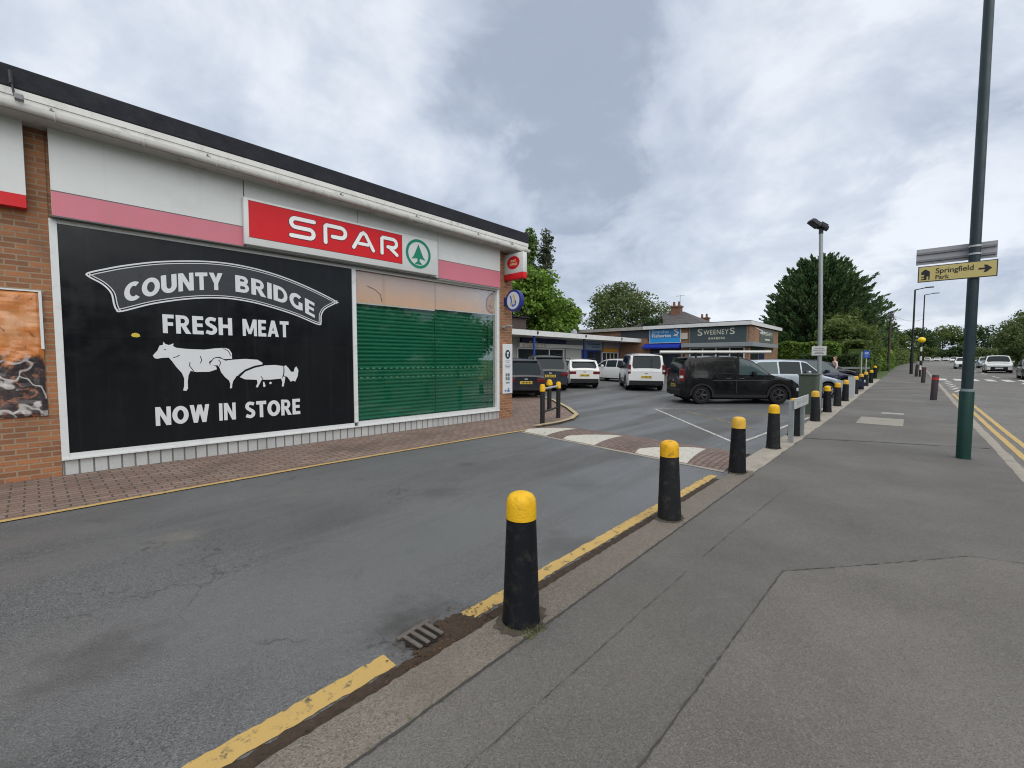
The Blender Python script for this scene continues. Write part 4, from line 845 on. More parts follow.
# ------------------------------------------------------------------ bollards
m_bol = M('bollard_black', (.007, .008, .011), .55, spec=.22, var=.3, scale=9, grime=.5, gcol=(.055, .052, .045), gscale=13, bmp=.12, bscale=120)
m_cap = M('bollard_yellow', (.74, .43, .008), .6, var=.14, scale=14, bmp=.5, bscale=55, grime=.4, gcol=(.30, .17, .02), gscale=16)
m_cap2 = M('bollard_yellow_faded', (.66, .40, .05), .65, var=.2, scale=11, bmp=.5, bscale=55, grime=.6, gcol=(.22, .15, .05), gscale=12)
m_cap3 = M('bollard_yellow_scuffed', (.70, .38, .008), .55, var=.2, scale=9, bmp=.6, bscale=45, grime=.7, gcol=(.12, .075, .02), gscale=20)
m_bol2 = M('bollard_black_worn', (.012, .013, .015), .65, spec=.25, var=.4, scale=7, grime=.6, gcol=(.07, .066, .058), gscale=16, bmp=.12, bscale=120)
BP = [(-1.72, 1.97), (-1.76, 4.30), (-1.79, 6.74), (-1.81, 9.04), (-1.80, 10.85), (-1.82, 13.81), (-1.86, 16.35), (-1.83, 18.5), (-1.82, 20.7), (-1.82, 24.7), (-1.84, 28.1), (-1.85, 31.4), (-1.83, 34.9)]
ordn = ['', 'second', 'third', 'fourth', 'fifth', 'sixth', 'seventh', 'eighth', 'ninth', 'tenth', 'eleventh', 'twelfth', 'thirteenth']
lab = {0: 'black tapered bollard with yellow cap on the kerb just past the rusty road gully', 1: 'black tapered bollard with yellow cap beside the yellow kerb line, second from the gully',
       2: 'black tapered bollard with yellow cap at the kerb end of the road hump', 3: 'black tapered bollard with yellow cap between the road hump and the low nameplate',
       4: 'black yellow capped bollard standing right behind the low street nameplate'}
GB = 'black bollards with yellow caps along the kerb'
b0 = None
for i, (x, y) in enumerate(BP):
    l_ = lab.get(i, 'black bollard with yellow cap on the car park kerb, %s counting from the gully' % ordn[i])
    if b0 is None:
        b0 = thing('bollard', l_, 'bollard', (x, y, gz(x, y)), 0, GB); F0 = Matrix.Translation((x, y, gz(x, y)))
        mb = MB(F0); mb.lathe([(.117, -.02), (.117, .02), (.113, .05), (.0905, .64)], 28); mb.build('post', m_bol, b0, smooth=40)
        mb = MB(F0); mb.lathe([(.0925, .645), (.0905, .735), (.085, .765), (.070, .787), (.045, .799), (.02, .802)], 28); mb.build('yellow_cap', m_cap, b0, smooth=40)
    else:
        c_ = b0.copy(); COL.objects.link(c_); c_.matrix_world = Matrix.Translation((x, y, gz(x, y)-.005)) @ Matrix.Rotation(i*1.3, 4, 'Z') @ Matrix.Rotation(rnd.uniform(-.03, .03), 4, 'X') @ Matrix.Rotation(rnd.uniform(-.028, .028), 4, 'Y'); c_['label'] = l_
        for ch in list(b0.children):
            k = ch.copy(); COL.objects.link(k); k.parent = c_; k.material_slots[0].link = 'OBJECT'
            k.material_slots[0].material = (m_cap, m_cap2, m_cap3)[(i*2) % 3] if ch.name.startswith('yellow') else (m_bol, m_bol2)[i % 2]
t = thing('flat_marker_post', 'flat pale grey marker post among the black bollards on the car park kerb', 'marker post', (-1.78, 22.4, gz(-1.78, 22.4)))
mb = MB(); z = gz(0, 22.4); mb.box((-1.90, 22.36, z-.05), (-1.66, 22.44, z+.86), bev=.02); mb.build('post', M('marker_grey', (.42, .44, .45), .6, grime=.3), t)
# bollards by the road
m_rb = M('roadside_plastic', (.035, .026, .030), .6, var=.2); m_rr = M('reflector_red', (.50, .03, .02), .35)
for i, (x, y) in enumerate(((.66, 23.2), (.55, 37.0), (.30, 47.5))):
    t = thing('roadside_bollard', ['dark plastic bollard with red reflective band, the one closest to the green post', 'dark plastic bollard halfway between the red banded one and the crossing beacon', 'dark plastic bollard standing beside the striped crossing beacon'][i], 'bollard', (x, y, gz(x, y)), 0, 'dark bollards along the road edge')
    T = Matrix.Translation((x, y, gz(x, y))) @ Matrix.Rotation(.03, 4, 'Y'); mb = MB(T); mb.lathe([(.10, -.03), (.10, .93), (.085, .96), (.03, .965)], 16); mb.build('post', m_rb, t, smooth=40)
    mb = MB(T); mb.lathe([(.103, .78), (.103, .86)], 16, cap=False); mb.build('reflective_band', m_rr if i == 0 else M('reflector_dark', (.10, .03, .03), .4), t)
# hoop barrier and lone bollard at the paving corner
m_pst = M('post_black', (.012, .012, .014), .5, var=.2)
t = thing('hoop_barrier', 'low black railing with two yellow topped posts on the paving corner', 'barrier', (-7.1, 9.4, DZ)); ps = ((-6.95, 8.78), (-7.42, 10.1))
for x, y in ps:
    mb = MB(); mb.lathe([(.062, -.05), (.062, .80)], 14, Matrix.Translation((x, y, 0))); po_ = mb.build('post', m_pst, t, smooth=40)
    mb = MB(); mb.lathe([(.072, .80), (.072, .93), (.055, .975), (.02, .985)], 14, Matrix.Translation((x, y, 0))); mb.build('yellow_cap', m_cap, po_, smooth=40)
mb = MB(); mb.tube([(*ps[0], .86), (*ps[1], .86)], .03, 8); mb.build('top_rail', M('rail_grey', (.35, .35, .35), .4), t)
mb = MB(); mb.tube([(*ps[0], .26), (*ps[1], .26)], .026, 8); mb.build('lower_rail', m_pst, t)
t = thing('slim_bollard', 'slim black post with yellow cap standing behind the low black railing', 'bollard', (-8.7, 11.35, 0))
mb = MB(); mb.lathe([(.075, -.05), (.07, .78)], 14, Matrix.Translation((-8.7, 11.35, 0))); mb.build('post', m_pst, t, smooth=40)
mb = MB(); mb.lathe([(.105, .78), (.105, .86), (.07, .95), (.02, .97)], 14, Matrix.Translation((-8.7, 11.35, 0))); mb.build('yellow_cap', m_cap, t, smooth=40)
# road gully
t = thing('road_gully', 'rusty iron road gully half buried in brown silt beside the kerb', 'drain', (-2.1, 1.50, DZ))
m_iron = M('cast_iron', (.13, .115, .10), .75, metal=.2, var=.5, scale=22, bmp=.6, bscale=90)
T = Matrix.Translation((-2.085, 1.515, DZ+.004)) @ Matrix.Rotation(R(4), 4, 'Z') @ Matrix.Diagonal((.80, .72, 1, 1))
mb = MB(T); mb.poly([(-.15+.02*math.sin(i*2.3), 0) if 0 else ((.125+.02*math.sin(i*2.7))*math.cos(2*PI*i/28)-.02, (.16+.02*math.sin(i*1.9))*math.sin(2*PI*i/28)) for i in range(28)], lambda u, v, d: (u, v, .006+d), .0035); mb.build('dark_well', M('well_black', (.008, .007, .006), .9), t)
mb = MB(T)
for i in range(4): mb.box((-.12, -.13+i*.075, .008), (.085, -.13+i*.075+.036, .022), bev=.007)
mb.box((-.15, -.17, .005), (-.115, .17, .019), bev=.006)
mb.build('grate', m_iron, t)
lf = MB()
for i in range(900):
    a = rnd.random()*2*PI; r_ = rnd.random()**.5; q = Vector((-2.0+.26*r_*math.cos(a)*(1 if math.cos(a) < 0 else .5), 1.62+.40*r_*math.sin(a), DZ+.0085+rnd.random()*.005))
    if rnd.random() < .45: q = Vector((-1.93+rnd.uniform(-.05, .06), rnd.uniform(-.6, 6.2), DZ+.0065+rnd.random()*.004))
    s_ = rnd.uniform(.003, .011); u = Vector((rnd.gauss(0, 1), rnd.gauss(0, 1), rnd.gauss(0, .35))).normalized()*s_; v_ = Vector((rnd.gauss(0, 1), rnd.gauss(0, 1), rnd.gauss(0, .35))).normalized()*s_*.6
    lf.add([q+u, q+v_, q-u, q-v_], [(0, 1, 2, 3)])
lf.build('fallen_leaves', M('leaf_litter', (.10, .055, .025), .9, var=.7, scale=50), kind='stuff')
bd = MB()  # silt around the bollard feet, its dark tone also painting their contact shade
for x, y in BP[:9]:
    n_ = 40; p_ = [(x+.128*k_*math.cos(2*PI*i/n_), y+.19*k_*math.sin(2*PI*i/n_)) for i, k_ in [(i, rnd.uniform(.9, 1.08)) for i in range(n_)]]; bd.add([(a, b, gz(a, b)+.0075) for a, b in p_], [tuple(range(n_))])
bd.build('base_dirt_shade', M('base_dirt_shade', (.065, .055, .042), .95, var=.6, scale=30, bmp=.6), kind='stuff')
gr = MB()
for i in range(420):
    q_ = BP[i % 9]; a = rnd.random()*6.28; r_ = .118+abs(rnd.gauss(0, .02)); x, y = q_[0]+r_*math.cos(a), q_[1]+r_*math.sin(a)
    if math.sin(a*3+i % 9) < .2: continue
    h_ = rnd.uniform(.008, .035); b_ = rnd.random()*6.28; q = Vector((x, y, gz(x, y)+.003)); d = Vector((math.cos(b_), math.sin(b_), 0))*.004
    gr.add([q-d, q+d, q+Vector((rnd.gauss(0, .012), rnd.gauss(0, .012), h_))], [(0, 1, 2)])
for i in range(240):
    k = rnd.random(); x, y = (-1.60+rnd.uniform(-.03, .05), 1.93+rnd.gauss(0, .06)) if k < .5 else (-1.585+rnd.uniform(-.012, .02), rnd.uniform(.5, 9))
    h_ = rnd.uniform(.008, .028); a = rnd.random()*6.28; q = Vector((x, y, .002)); d = Vector((math.cos(a), math.sin(a), 0))*.004; tp = q+Vector((rnd.gauss(0, .012), rnd.gauss(0, .012), h_))
    gr.add([q-d, q+d, tp], [(0, 1, 2)])
gr.build('grass', M('moss_green', (.10, .12, .03), .9, var=.4), kind='stuff')

# ------------------------------------------------------------------ signpost, lamps, beacon, cabinets
m_pg = M('post_green', (.004, .038, .030), .45, var=.2, scale=4, grime=.25, gcol=(.05, .06, .05)); m_pole = M('pole_dark', (.014, .032, .040), .42, var=.15, scale=3, grime=.2, gcol=(.08, .085, .08))
X0, Y0 = .675, 10.18
t = thing('lamp_post', 'tall dark street lamp post with a green painted base, carrying two direction signs', 'lamp post', (X0, Y0, 0))
F0 = Matrix.Translation((X0, Y0, 0))
mb = MB(F0); mb.lathe([(.106, -.03), (.106, .004)], 20); mb.lathe([(.089, 0), (.089, 1.08), (.082, 1.10)], 24); mb.build('base', m_pg, t, smooth=40)
mb = MB(F0); mb.lathe([(.084, 1.095), (.084, 1.135)], 20); mb.build('collar', M('collar_grey', (.22, .28, .28), .5), t, smooth=40)
mb = MB(F0); mb.lathe([(.070, 1.1), (.067, 5), (.058, 8.2)], 20); mb.tube([(0, 0, 8.1), (.15, 0, 8.5), (.6, 0, 8.7), (1.2, 0, 8.75)], .04, 8); mb.build('pole', m_pole, t, smooth=40)
mb = MB(F0); mb.box((1.1, -.14, 8.68), (1.75, .14, 8.82), bev=.04); mb.build('lamp_head', M('lamp_casing', (.2, .2, .2), .5), t)
t = thing('direction_sign', 'yellow direction sign reading Springfield Park with arrow, on the tall post', 'direction sign', (.47, 10.08, 2.9))
m_sy = M('sign_yellow', (.52, .44, .17), .4, var=.05, scale=3); m_sk = M('sign_black', (.015, .015, .015), .5)
mb = MB(); mb.box((.02, 10.085, 2.895), (.925, 10.10, 3.155)); mb.build('plate', M('plate_edge', (.06, .06, .055), .5), t)
mb = MB(); mb.box((.034, 10.08, 2.909), (.911, 10.086, 3.141)); mb.build('yellow_face', m_sy, t)
F_ = FY(10.0797); mb = MB()
add_text(mb, 'Springfield', .235, .665, 2.995, 3.105, F_, bold=.012, depth=.002); add_text(mb, 'Park', .235, .395, 2.925, 2.995, F_, bold=.012, depth=.002)
mb.poly([(.72, 3.042), (.79, 3.042), (.775, 3.085), (.805, 3.085), (.865, 3.03), (.805, 2.972), (.775, 2.972), (.79, 3.016), (.72, 3.016)], F_, .002)
mb.poly([(.062, 3.035), (.062, 3.06), (.105, 3.10), (.115, 3.10), (.165, 3.06), (.165, 2.93), (.150, 2.93), (.150, 2.985), (.128, 2.985), (.128, 2.93), (.062, 2.93), (.062, 2.947), (.098, 2.947), (.098, 2.972), (.062, 2.972), (.062, 2.988), (.098, 2.988), (.098, 3.016), (.062, 3.016)], F_, .002)
mb.build('lettering', m_sk, t)
t = thing('sign_back', 'plain grey back of a street sign with two rails, clamped above the yellow sign', 'street sign', (.46, 10.30, 3.2)); m_sg = M('sign_back_grey', (.36, .36, .38), .5, metal=.3, var=.08)
mb = MB(); mb.box((-.01, 10.30, 3.215), (.93, 10.304, 3.48)); mb.build('plate', m_sg, t)
for z in (3.265, 3.385): mb = MB(); mb.box((0, 10.272, z), (.92, 10.299, z+.032)); mb.build('rail', M('rail_alu', (.20, .20, .22), .5), t)
mb = MB()
for z in (3.268, 3.388): mb.lathe([(.077, z), (.077, z+.028)], 16, F0)
mb.each('clamp', M('clamp_steel', (.40, .41, .42), .35, metal=.5), t)
# floodlight column in the car park
FX, FY_ = -2.08, 16.28
t = thing('floodlight_column', 'pale grey column with two dark floodlights at its top, by the green cabinet', 'floodlight column', (FX, FY_, gz(FX, FY_))); m_gal = M('galvanised', (.30, .32, .33), .45, metal=.35, var=.15, scale=4)
mb = MB(); mb.tube([(FX, FY_, -.05), (FX, FY_, .9)], .085, 14); mb.tube([(FX, FY_, .9), (FX-.03, FY_-.02, 3), (FX-.09, FY_-.06, 5.45)], [.062, .058, .052], 14); mb.build('column', m_gal, t, smooth=40)
top_ = Vector((FX-.09, FY_-.06, 5.45)); m_fl = M('floodlight_black', (.02, .022, .025), .5)
mb = MB(); mb.tube([top_-Vector((0, 0, .05)), top_+Vector((0, 0, .12))], .06, 10); mb.tube([top_+Vector((-.10, -.06, .12)), top_+Vector((.10, .06, .12))], .03, 8); mb.build('bracket', m_fl, t)
for dx, dz, rz in ((-.16, .26, 35), (.04, .17, 10)):
    T = Matrix.Translation(top_+Vector((dx, dx*.7, dz))) @ Matrix.Rotation(R(rz), 4, 'Z') @ Matrix.Rotation(R(38), 4, 'Y')
    mb = MB(T); mb.box((-.16, -.15, -.05), (.16, .15, .05), bev=.02); mb.box((-.10, -.10, .05), (.10, .10, .09)); h_ = mb.build('floodlight', m_fl, t)
    mb = MB(T); mb.box((-.13, -.12, -.056), (.13, .12, -.051)); mb.build('lens', m_dkglass, h_)
t = thing('parking_notice', 'small white notice plate fixed across the floodlight column', 'notice', (FX, FY_-.1, 1.8))
mb = MB(); mb.box((FX-.21, FY_-.085, 1.74), (FX+.16, FY_-.07, 2.02)); mb.build('plate', m_frame_w, t)
mb = MB()
for z, a in ((1.95, .12), (1.89, .15), (1.83, .10), (1.785, .13)): mb.box((FX-.02-a, FY_-.088, z), (FX-.02+a, FY_-.0845, z+.018))
mb.build('printed_lines', M('print_grey', (.16, .17, .17), .6), t)
t = thing('utility_cabinet', 'dull green steel street cabinet beside the floodlight column', 'utility cabinet', (-2.27, 15.3, 0))
T = Matrix.Translation((-2.22, 15.45, -.04)); m_cab = M('cabinet_green', (.055, .075, .055), .6, var=.2, scale=5, grime=.35, gcol=(.11, .115, .09))
mb = MB(T); mb.box((-.21, -.32, .06), (.21, .32, 1.19), bev=.015); mb.box((-.235, -.345, 1.19), (.235, .345, 1.235), bev=.015); mb.build('body', m_cab, t)
mb = MB(T); mb.box((-.22, -.33, -.08), (.22, .33, .06)); mb.build('plinth', m_kerb2, t)
mb = MB(T); mb.box((.209, -.29, .12), (.218, -.005, 1.14), bev=.004); mb.box((.209, .005, .12), (.218, .29, 1.14), bev=.004); d_ = mb.build('door', m_cab, t); mb = MB(T); mb.box((.218, -.06, .62), (.232, -.03, .74)); mb.build('handle', m_fl, d_)
t = thing('street_nameplate', 'low pale grey street nameplate on two grey posts, set on the kerb line', 'street nameplate', (-1.67, 10.2, 0))
for y in (9.85, 11.0): mb = MB(); mb.box((-1.72, y-.04, -.03), (-1.64, y+.04, .82)); mb.build('post', M('nameplate_post', (.26, .29, .29), .6, grime=.3), t)
mb = MB(); mb.box((-1.635, 9.78, .66), (-1.61, 11.22, .86), bev=.004); mb.build('plate', M('nameplate', (.48, .50, .50), .5, grime=.25), t)
mb = MB(); mb.box((-1.612, 9.82, .68), (-1.608, 11.18, .686)); mb.box((-1.612, 9.82, .834), (-1.608, 11.18, .84))
for i in range(10): mb.box((-1.612, 9.95+i*.115, .725), (-1.6085, 10.01+i*.115, .80))
mb.build('worn_lettering', M('worn_grey', (.33, .35, .35), .6), t)
# street lamps far along
for i, (x, y, ht, dx) in enumerate(((-.02, 53.2, 7.5, 1.15), (.9, 77.7, 9.4, 1.3))):
    z = gz(x, y); t = thing('street_lamp', ['black street lamp with a short arm, on the pavement before the crossing beacon line', 'taller and farther black street lamp, rising behind the crossing beacon'][i], 'street lamp', (x, y, z), 0, 'street lamps along the pavement')
    mb = MB(); mb.tube([(x, y, z-.05), (x, y, z+1.9)], .115, 12); mb.tube([(x, y, z+1.9), (x, y, z+ht)], [.08, .06], 12); mb.build('pole', m_pst, t, smooth=40)
    mb = MB(); mb.tube([(x, y, z+ht-.03), (x+dx*.6, y, z+ht+.10)], .04, 8); mb.build('arm', m_pst, t)
    mb = MB(); mb.box((x+dx*.55, y-.12, z+ht+.06), (x+dx*1.05, y+.12, z+ht+.16), bev=.03); mb.build('lamp_head', M('lamp_casing_dark', (.09, .09, .10), .5), t)
x, y = .50, 47.0; z = gz(x, y); t = thing('crossing_beacon', 'black and white striped crossing beacon with a yellow globe', 'crossing beacon', (x, y, z))
mb = MB(); mb.tube([(x, y, z), (x, y, z+2.68)], .06, 12); mb.build('pole', m_pst, t, smooth=40)
mb = MB()
for k in (0, 2, 4): mb.lathe([(.066, z+.55+k*.36), (.066, z+.55+k*.36+.34)], 12, Matrix.Translation((x, y, 0)))
mb.each('white_band', m_frame_w, t)
mb = MB(); bm = bmesh.new(); bmesh.ops.create_uvsphere(bm, u_segments=20, v_segments=12, radius=.25); mb.bm(bm, Matrix.Translation((x, y, z+2.88)) @ Matrix.Scale(.86, 4, (0, 0, 1))); mb.build('yellow_globe', M('globe_yellow', (.80, .56, .01), .35, var=.05), t, smooth=60)
x, y = -1.85, 62; z = gz(x, y); t = thing('telegraph_pole', 'dark wooden telegraph pole rising out of the roadside bushes', 'telegraph pole', (x, y, z))
mb = MB(); mb.tube([(x, y, z), (x, y, 6.65)], [.14, .10], 10); mb.build('pole', M('pole_wood', (.06, .05, .042), .8), t, smooth=40); mb = MB(); mb.box((x-.20, y-.15, 6.1), (x+.26, y+.15, 6.55), bev=.05); mb.build('junction_box', M('box_grey', (.10, .10, .11), .6), t)
wr = MB()
P = [Vector((x, y, 6.5)).lerp(Vector((1.0, 77.7, 6.9)), i/10)+Vector((0, 0, -.5*4*(i/10)*(1-i/10))) for i in range(11)]; wr.tube(P, .012, 4); t2 = thing('overhead_wire', 'thin overhead wire between the telegraph pole and the taller street lamp', 'wire', P[0]); wr.build('wire_span', m_pst, t2)
t = thing('blue_sign', 'small blue parking sign on two slim pale posts by the car park exit', 'parking sign', (-2.5, 40, gz(-2.5, 40))); z = gz(-2.5, 40)
for xx in (-2.66, -2.40): mb = MB(); mb.tube([(xx, 40, z), (xx, 40, 2.2)], .032, 8); mb.build('post', M('post_pale', (.42, .44, .44), .5), t)
mb = MB(); mb.box((-2.57, 39.94, 1.74), (-2.21, 39.965, 2.26), bev=.01); pl_ = mb.build('plate', M('plate_blue', (.03, .10, .42), .4), t)
mb = MB(); mb.box((-2.50, 39.936, 2.0), (-2.28, 39.941, 2.16)); mb.box((-2.47, 39.936, 1.86), (-2.31, 39.941, 1.90)); mb.build('white_symbol', M('symbol_pale', (.30, .40, .62), .5), pl_)
t = thing('knee_rail', 'low grey knee rail fence at the far end of the car park', 'fence', (-3, 40.3, gz(-3, 40.3))); z = gz(-3, 40.3)
mb = MB(); mb.box((-6.5, 40.25, z+.72), (-2.2, 40.37, z+.86)); mb.build('rail', M('rail_weathered', (.24, .245, .25), .7), t)
for xx in (-6.4, -5.2, -4.0, -2.9): mb = MB(); mb.box((xx, 40.38, z-.1), (xx+.12, 40.48, z+.82)); mb.build('post', M('rail_post', (.13, .10, .08), .8), t)
t = thing('end_bollard', 'slim dark post with orange top at the end of the knee rail', 'bollard', (-2.0, 42.4, gz(-2, 42.4))); z = gz(-2, 42.4)
mb = MB(); mb.lathe([(.13, z-.05), (.12, z+.78)], 14, Matrix.Translation((-2.0, 42.4, 0))); mb.build('post', m_bol, t, smooth=40); mb = MB(); mb.lathe([(.10, z+.78), (.09, z+.88), (.03, z+.93)], 14, Matrix.Translation((-2.0, 42.4, 0))); mb.build('yellow_cap', m_cap, t, smooth=40)
x, y = -1.0, 66; z = gz(x, y); t = thing('yellow_sign_post', 'slim post with a small yellow plate in front of the roadside bushes', 'sign post', (x-.9, y, z))
mb = MB(); mb.tube([(x-.9, y, z), (x-.9, y, z+2.3)], .035, 6); mb.build('post', M('post_green_grey', (.20, .24, .14), .6), t); mb = MB(); mb.box((x-1.12, y-.06, z+1.9), (x-.68, y-.04, z+2.3)); mb.build('plate', M('plate_yellow', (.45, .42, .06), .5), t)
# ------------------------------------------------------------------ vehicles
m_tyre = M('tyre_rubber', (.012, .012, .013), .85, var=.2, spec=.2); m_rim = M('rim_silver', (.36, .37, .38), .35, metal=.6); m_rimd = M('rim_dark', (.05, .05, .055), .4, metal=.4)
m_glass = M('car_glass', (.010, .018, .023), .04, var=.1, spec=.2); m_glass2 = M('car_glass_pale', (.055, .085, .09), .05, var=.25, scale=2)
m_plas = M('car_plastic', (.014, .014, .016), .6, var=.15, spec=.25); m_plate = M('plate_rear_yellow', (.58, .42, .05), .5); m_platew = M('plate_front_white', (.6, .6, .58), .5); m_char = M('plate_char', (.02, .02, .02), .6)
m_tl = M('tail_red', (.13, .008, .010), .2, var=.2, scale=9); m_hl = M('headlight_clear', (.42, .45, .48), .12, var=.1); m_under = M('underbody', (.008, .008, .008), .9)
def paint(n, c_, metal=0., r=.3): return M(n, c_, r, metal=metal, var=.04, scale=1.5, coat=.7, spec=.2)
def interp(P, x):
    for (a, b), (c_, d) in zip(P[:-1], P[1:]):
        if a <= x <= c_: return b if c_ == a else b+(d-b)*(x-a)/(c_-a)
    return P[0][1] if x < P[0][0] else P[-1][1]
WHEEL = {}
def car(name, label, loc, az, L, W, top, belt, wx, rw, body, sidew, wscr, rwin, tumble=.2, cat='car', group=None, rim=None, cladding=False, vlight=False, rails=False, glass=None, taper=.13, sill=.24, sidelabel=None, zoff=0., sgl=None):
    """top: roof line (x, z) rear to front; belt: waist line (x, z); x forward, y left. az: heading clockwise from +Y."""
    x_, y_ = loc; z_ = ground(x_, y_) + (DZ if x_ < -1.6 else -.1) + zoff
    hd_ = R(90-az); FM = Matrix.Translation((x_, y_, z_)) @ Matrix.Rotation(hd_, 4, 'Z')
    if x_ < -6:                               # sit on the sloping ground
        FM = Matrix.Translation((x_, y_, z_)) @ Matrix.Rotation(.017, 4, 'Y') @ Matrix.Rotation(hd_, 4, 'Z')
    t = thing(name, label, cat, mat4=FM, group=group)
    H = max(z for _, z in top); hl = L/2; arch = rw+.065
    def hw(x):
        e = max(0, (abs(x)-(hl-.62))/.62); return W/2*(1-taper*e**2.2-.02*(abs(x)/hl)**2)
    def zt(x): return interp(top, x)
    def zb(x): return min(interp(belt, x), zt(x)-.05)
    def zl(x):
        z = sill + (.06 if abs(x) > hl-.12 else 0)
        for w_ in wx:
            d = abs(x-w_)
            if d < arch: z = max(z, rw+math.sqrt(max(0, arch*arch-d*d)))
        return min(z, zb(x)-.08)
    def yr(x): return hw(x)*(.955-tumble*min(1, max(0, (zt(x)-zb(x)-.05)/(H-interp(belt, 0)))))
    def ztop(x, y): return zt(x)-.055*min(1, abs(y)/max(.05, yr(x)))**2.4
    st = set(round(v, 4) for v in fr(-hl, hl, .07)) | set(round(a, 4) for a, _ in top if -hl <= a <= hl)
    for w_ in wx: st |= {round(w_+arch*math.cos(R(k*10)), 4) for k in range(19)}
    st |= {-hl+.02, -hl+.05, hl-.02, hl-.05}; st = sorted(v for v in st if -hl-1e-6 <= v <= hl+1e-6)
    mb = MB(FM); m_ = None
    for x in st:
        h, a, b, c_ = hw(x), zl(x), zb(x), zt(x); y5 = yr(x)
        half = [(h*.955, a), (h*.985, a+.18*(b-a)), (h, a+.5*(b-a)), (h*.995, a+.78*(b-a)), (h*.972, b), ((h*.972+y5)/2+.012, (b+c_-.055)/2), (y5, c_-.055)]
        half += [(y5*k, ztop(x, y5*k)) for k in (.9, .7, .4)] ; ring = half + [(0, c_)] + [(-y, z) for y, z in reversed(half)]
        mb.v += [Vector((x, y, z)) for y, z in ring]; m_ = len(ring)
    for i in range(len(st)-1):
        for k in range(m_-1): mb.f.append((i*m_+k, i*m_+k+1, (i+1)*m_+k+1, (i+1)*m_+k)); mb.mi.append(0)
    mb.f += [tuple(range(m_)), tuple(range((len(st)-1)*m_, len(st)*m_))]; mb.mi += [0, 0]
    bo = mb.build('body', body, t, smooth=32)
    mb = MB(FM); mb.box((-hl+.25, -W/2+.24, .16), (hl-.25, W/2-.24, min(.62, H*.4))); mb.build('underbody', m_under, t)
    gm = glass or m_glass
    for sg in (1, -1):
        for wi, (xa, xb) in enumerate(sidew):
            mb = MB(FM); n = 12; ok = []
            for i in range(n+1):
                x = xa+(xb-xa)*i/n; lo = zb(x)+.035; hi = max(zt(x)-.10, lo+.015)
                for j in range(4):
                    z = lo+(hi-lo)*j/3; f = (z-zb(x))/max(.01, zt(x)-.055-zb(x)); y = hw(x)*.972*(1-f)+yr(x)*f + .024*math.sin(PI*min(1, max(0, f)))*.5+.009
                    mb.v.append(Vector((x, sg*y, z)))
            for i in range(n):
                for j in range(3): mb.f.append((i*4+j, i*4+j+1, i*4+j+5, i*4+j+4)); mb.mi.append(0)
            mb.build('side_window', (sgl or gm) if wi == 0 else gm, t, smooth=60)
    def screen(nm, xa, xb, dx, k=.9):
        mb = MB(FM); n = 8; q = 10
        for i in range(n+1):
            x = xa+(xb-xa)*i/n
            for j in range(q+1): y = yr(x)*k*(1-.12*abs(2*i/n-1)**5)*(2*j/q-1); mb.v.append(Vector((x+dx, y, ztop(x, y)+.006)))
        for i in range(n):
            for j in range(q): w_ = q+1; mb.f.append((i*w_+j, i*w_+j+1, (i+1)*w_+j+1, (i+1)*w_+j)); mb.mi.append(0)
        return mb.build(nm, gm, t, smooth=60)
    screen('windscreen', wscr[0], wscr[1], .006)
    if rwin: screen('rear_window', rwin[0], rwin[1], -.008, .86)
    ze = zt(-hl); e = hw(-hl); zf = zt(hl); 
    ty = rwin[0] if rwin else -hl
    for sg in (1, -1):
        mb = MB(FM)
        if vlight:
            mb.box((-hl-.012, sg*(e-.10), .84), (-hl+.15, sg*(e+.03), 1.30), bev=.02); m2_ = MB(FM); m2_.box((-hl-.016, sg*(e-.085), .95), (-hl+.10, sg*(e+.034), 1.05), bev=.01); m2_.build('indicator_lens', m_hl, t)
        else: mb.box((-hl-.012, sg*(e-.33), ze-.23), (-hl+.22, sg*(e+.025), ze-.08), bev=.02)
        mb.build('tail_light', m_tl, t)
        mb = MB(FM); q = hw(hl); mb.box((hl-.42, sg*(q-.30), zf-.16), (hl+.008, sg*(q+.028), zf-.02), bev=.03); mb.build('headlight', m_hl, t)
        xm = wscr[0]-.02 if wscr[0] < wscr[1] else wscr[0]-.55
        mb = MB(FM); mb.box((xm-.16, sg*(W/2-.04), zb(xm)+.02), (xm-.04, sg*(W/2+.16), zb(xm)+.17), bev=.03); mb.build('door_mirror', body if not cladding else m_plas, t)
    mb = MB(FM); zp = ze-.30 if not vlight else .80
    if cladding: zp = ze-.34
    mb.box((-hl-.016, -.26, zp), (-hl, .26, zp+.115)); pl = mb.build('number_plate', m_plate, t)
    mb = MB(FM)
    for k in range(7): mb.box((-hl-.018, -.215+k*.062, zp+.025), (-hl-.0155, -.215+k*.062+.036, zp+.09))
    mb.build('plate_characters', m_char, pl)
    mb = MB(FM); mb.box((hl, -.26, .40), (hl+.014, .26, .51)); mb.build('number_plate', m_platew, t)
    mb = MB(FM); mb.box((hl-.03, -W*.30, .30), (hl+.008, W*.30, .60), bev=.02); mb.box((hl-.03, -W*.24, zf-.22), (hl+.006, W*.24, zf-.10), bev=.02); mb.build('grille', m_plas, t)
    mb = MB(FM); zr_ = ze-.02; mb.box((-hl-.010, -.07, zr_-.12), (-hl+.01, .07, zr_-.06), bev=.01); mb.build('badge', m_rim, t)
    if rwin: mb = MB(FM); xr_ = rwin[1]+.03; mb.box((xr_-.10, -yr(xr_)*.86, zt(xr_)-.045), (xr_+.12, yr(xr_)*.86, zt(xr_)+.012), bev=.012); mb.build('rear_spoiler', body, t)
    mb = MB(FM); mb.box((-hl-.022, -e*.97, .30), (-hl+.1, e*.97, .52 if cladding else .40), bev=.03); mb.build('rear_bumper', m_plas, t)
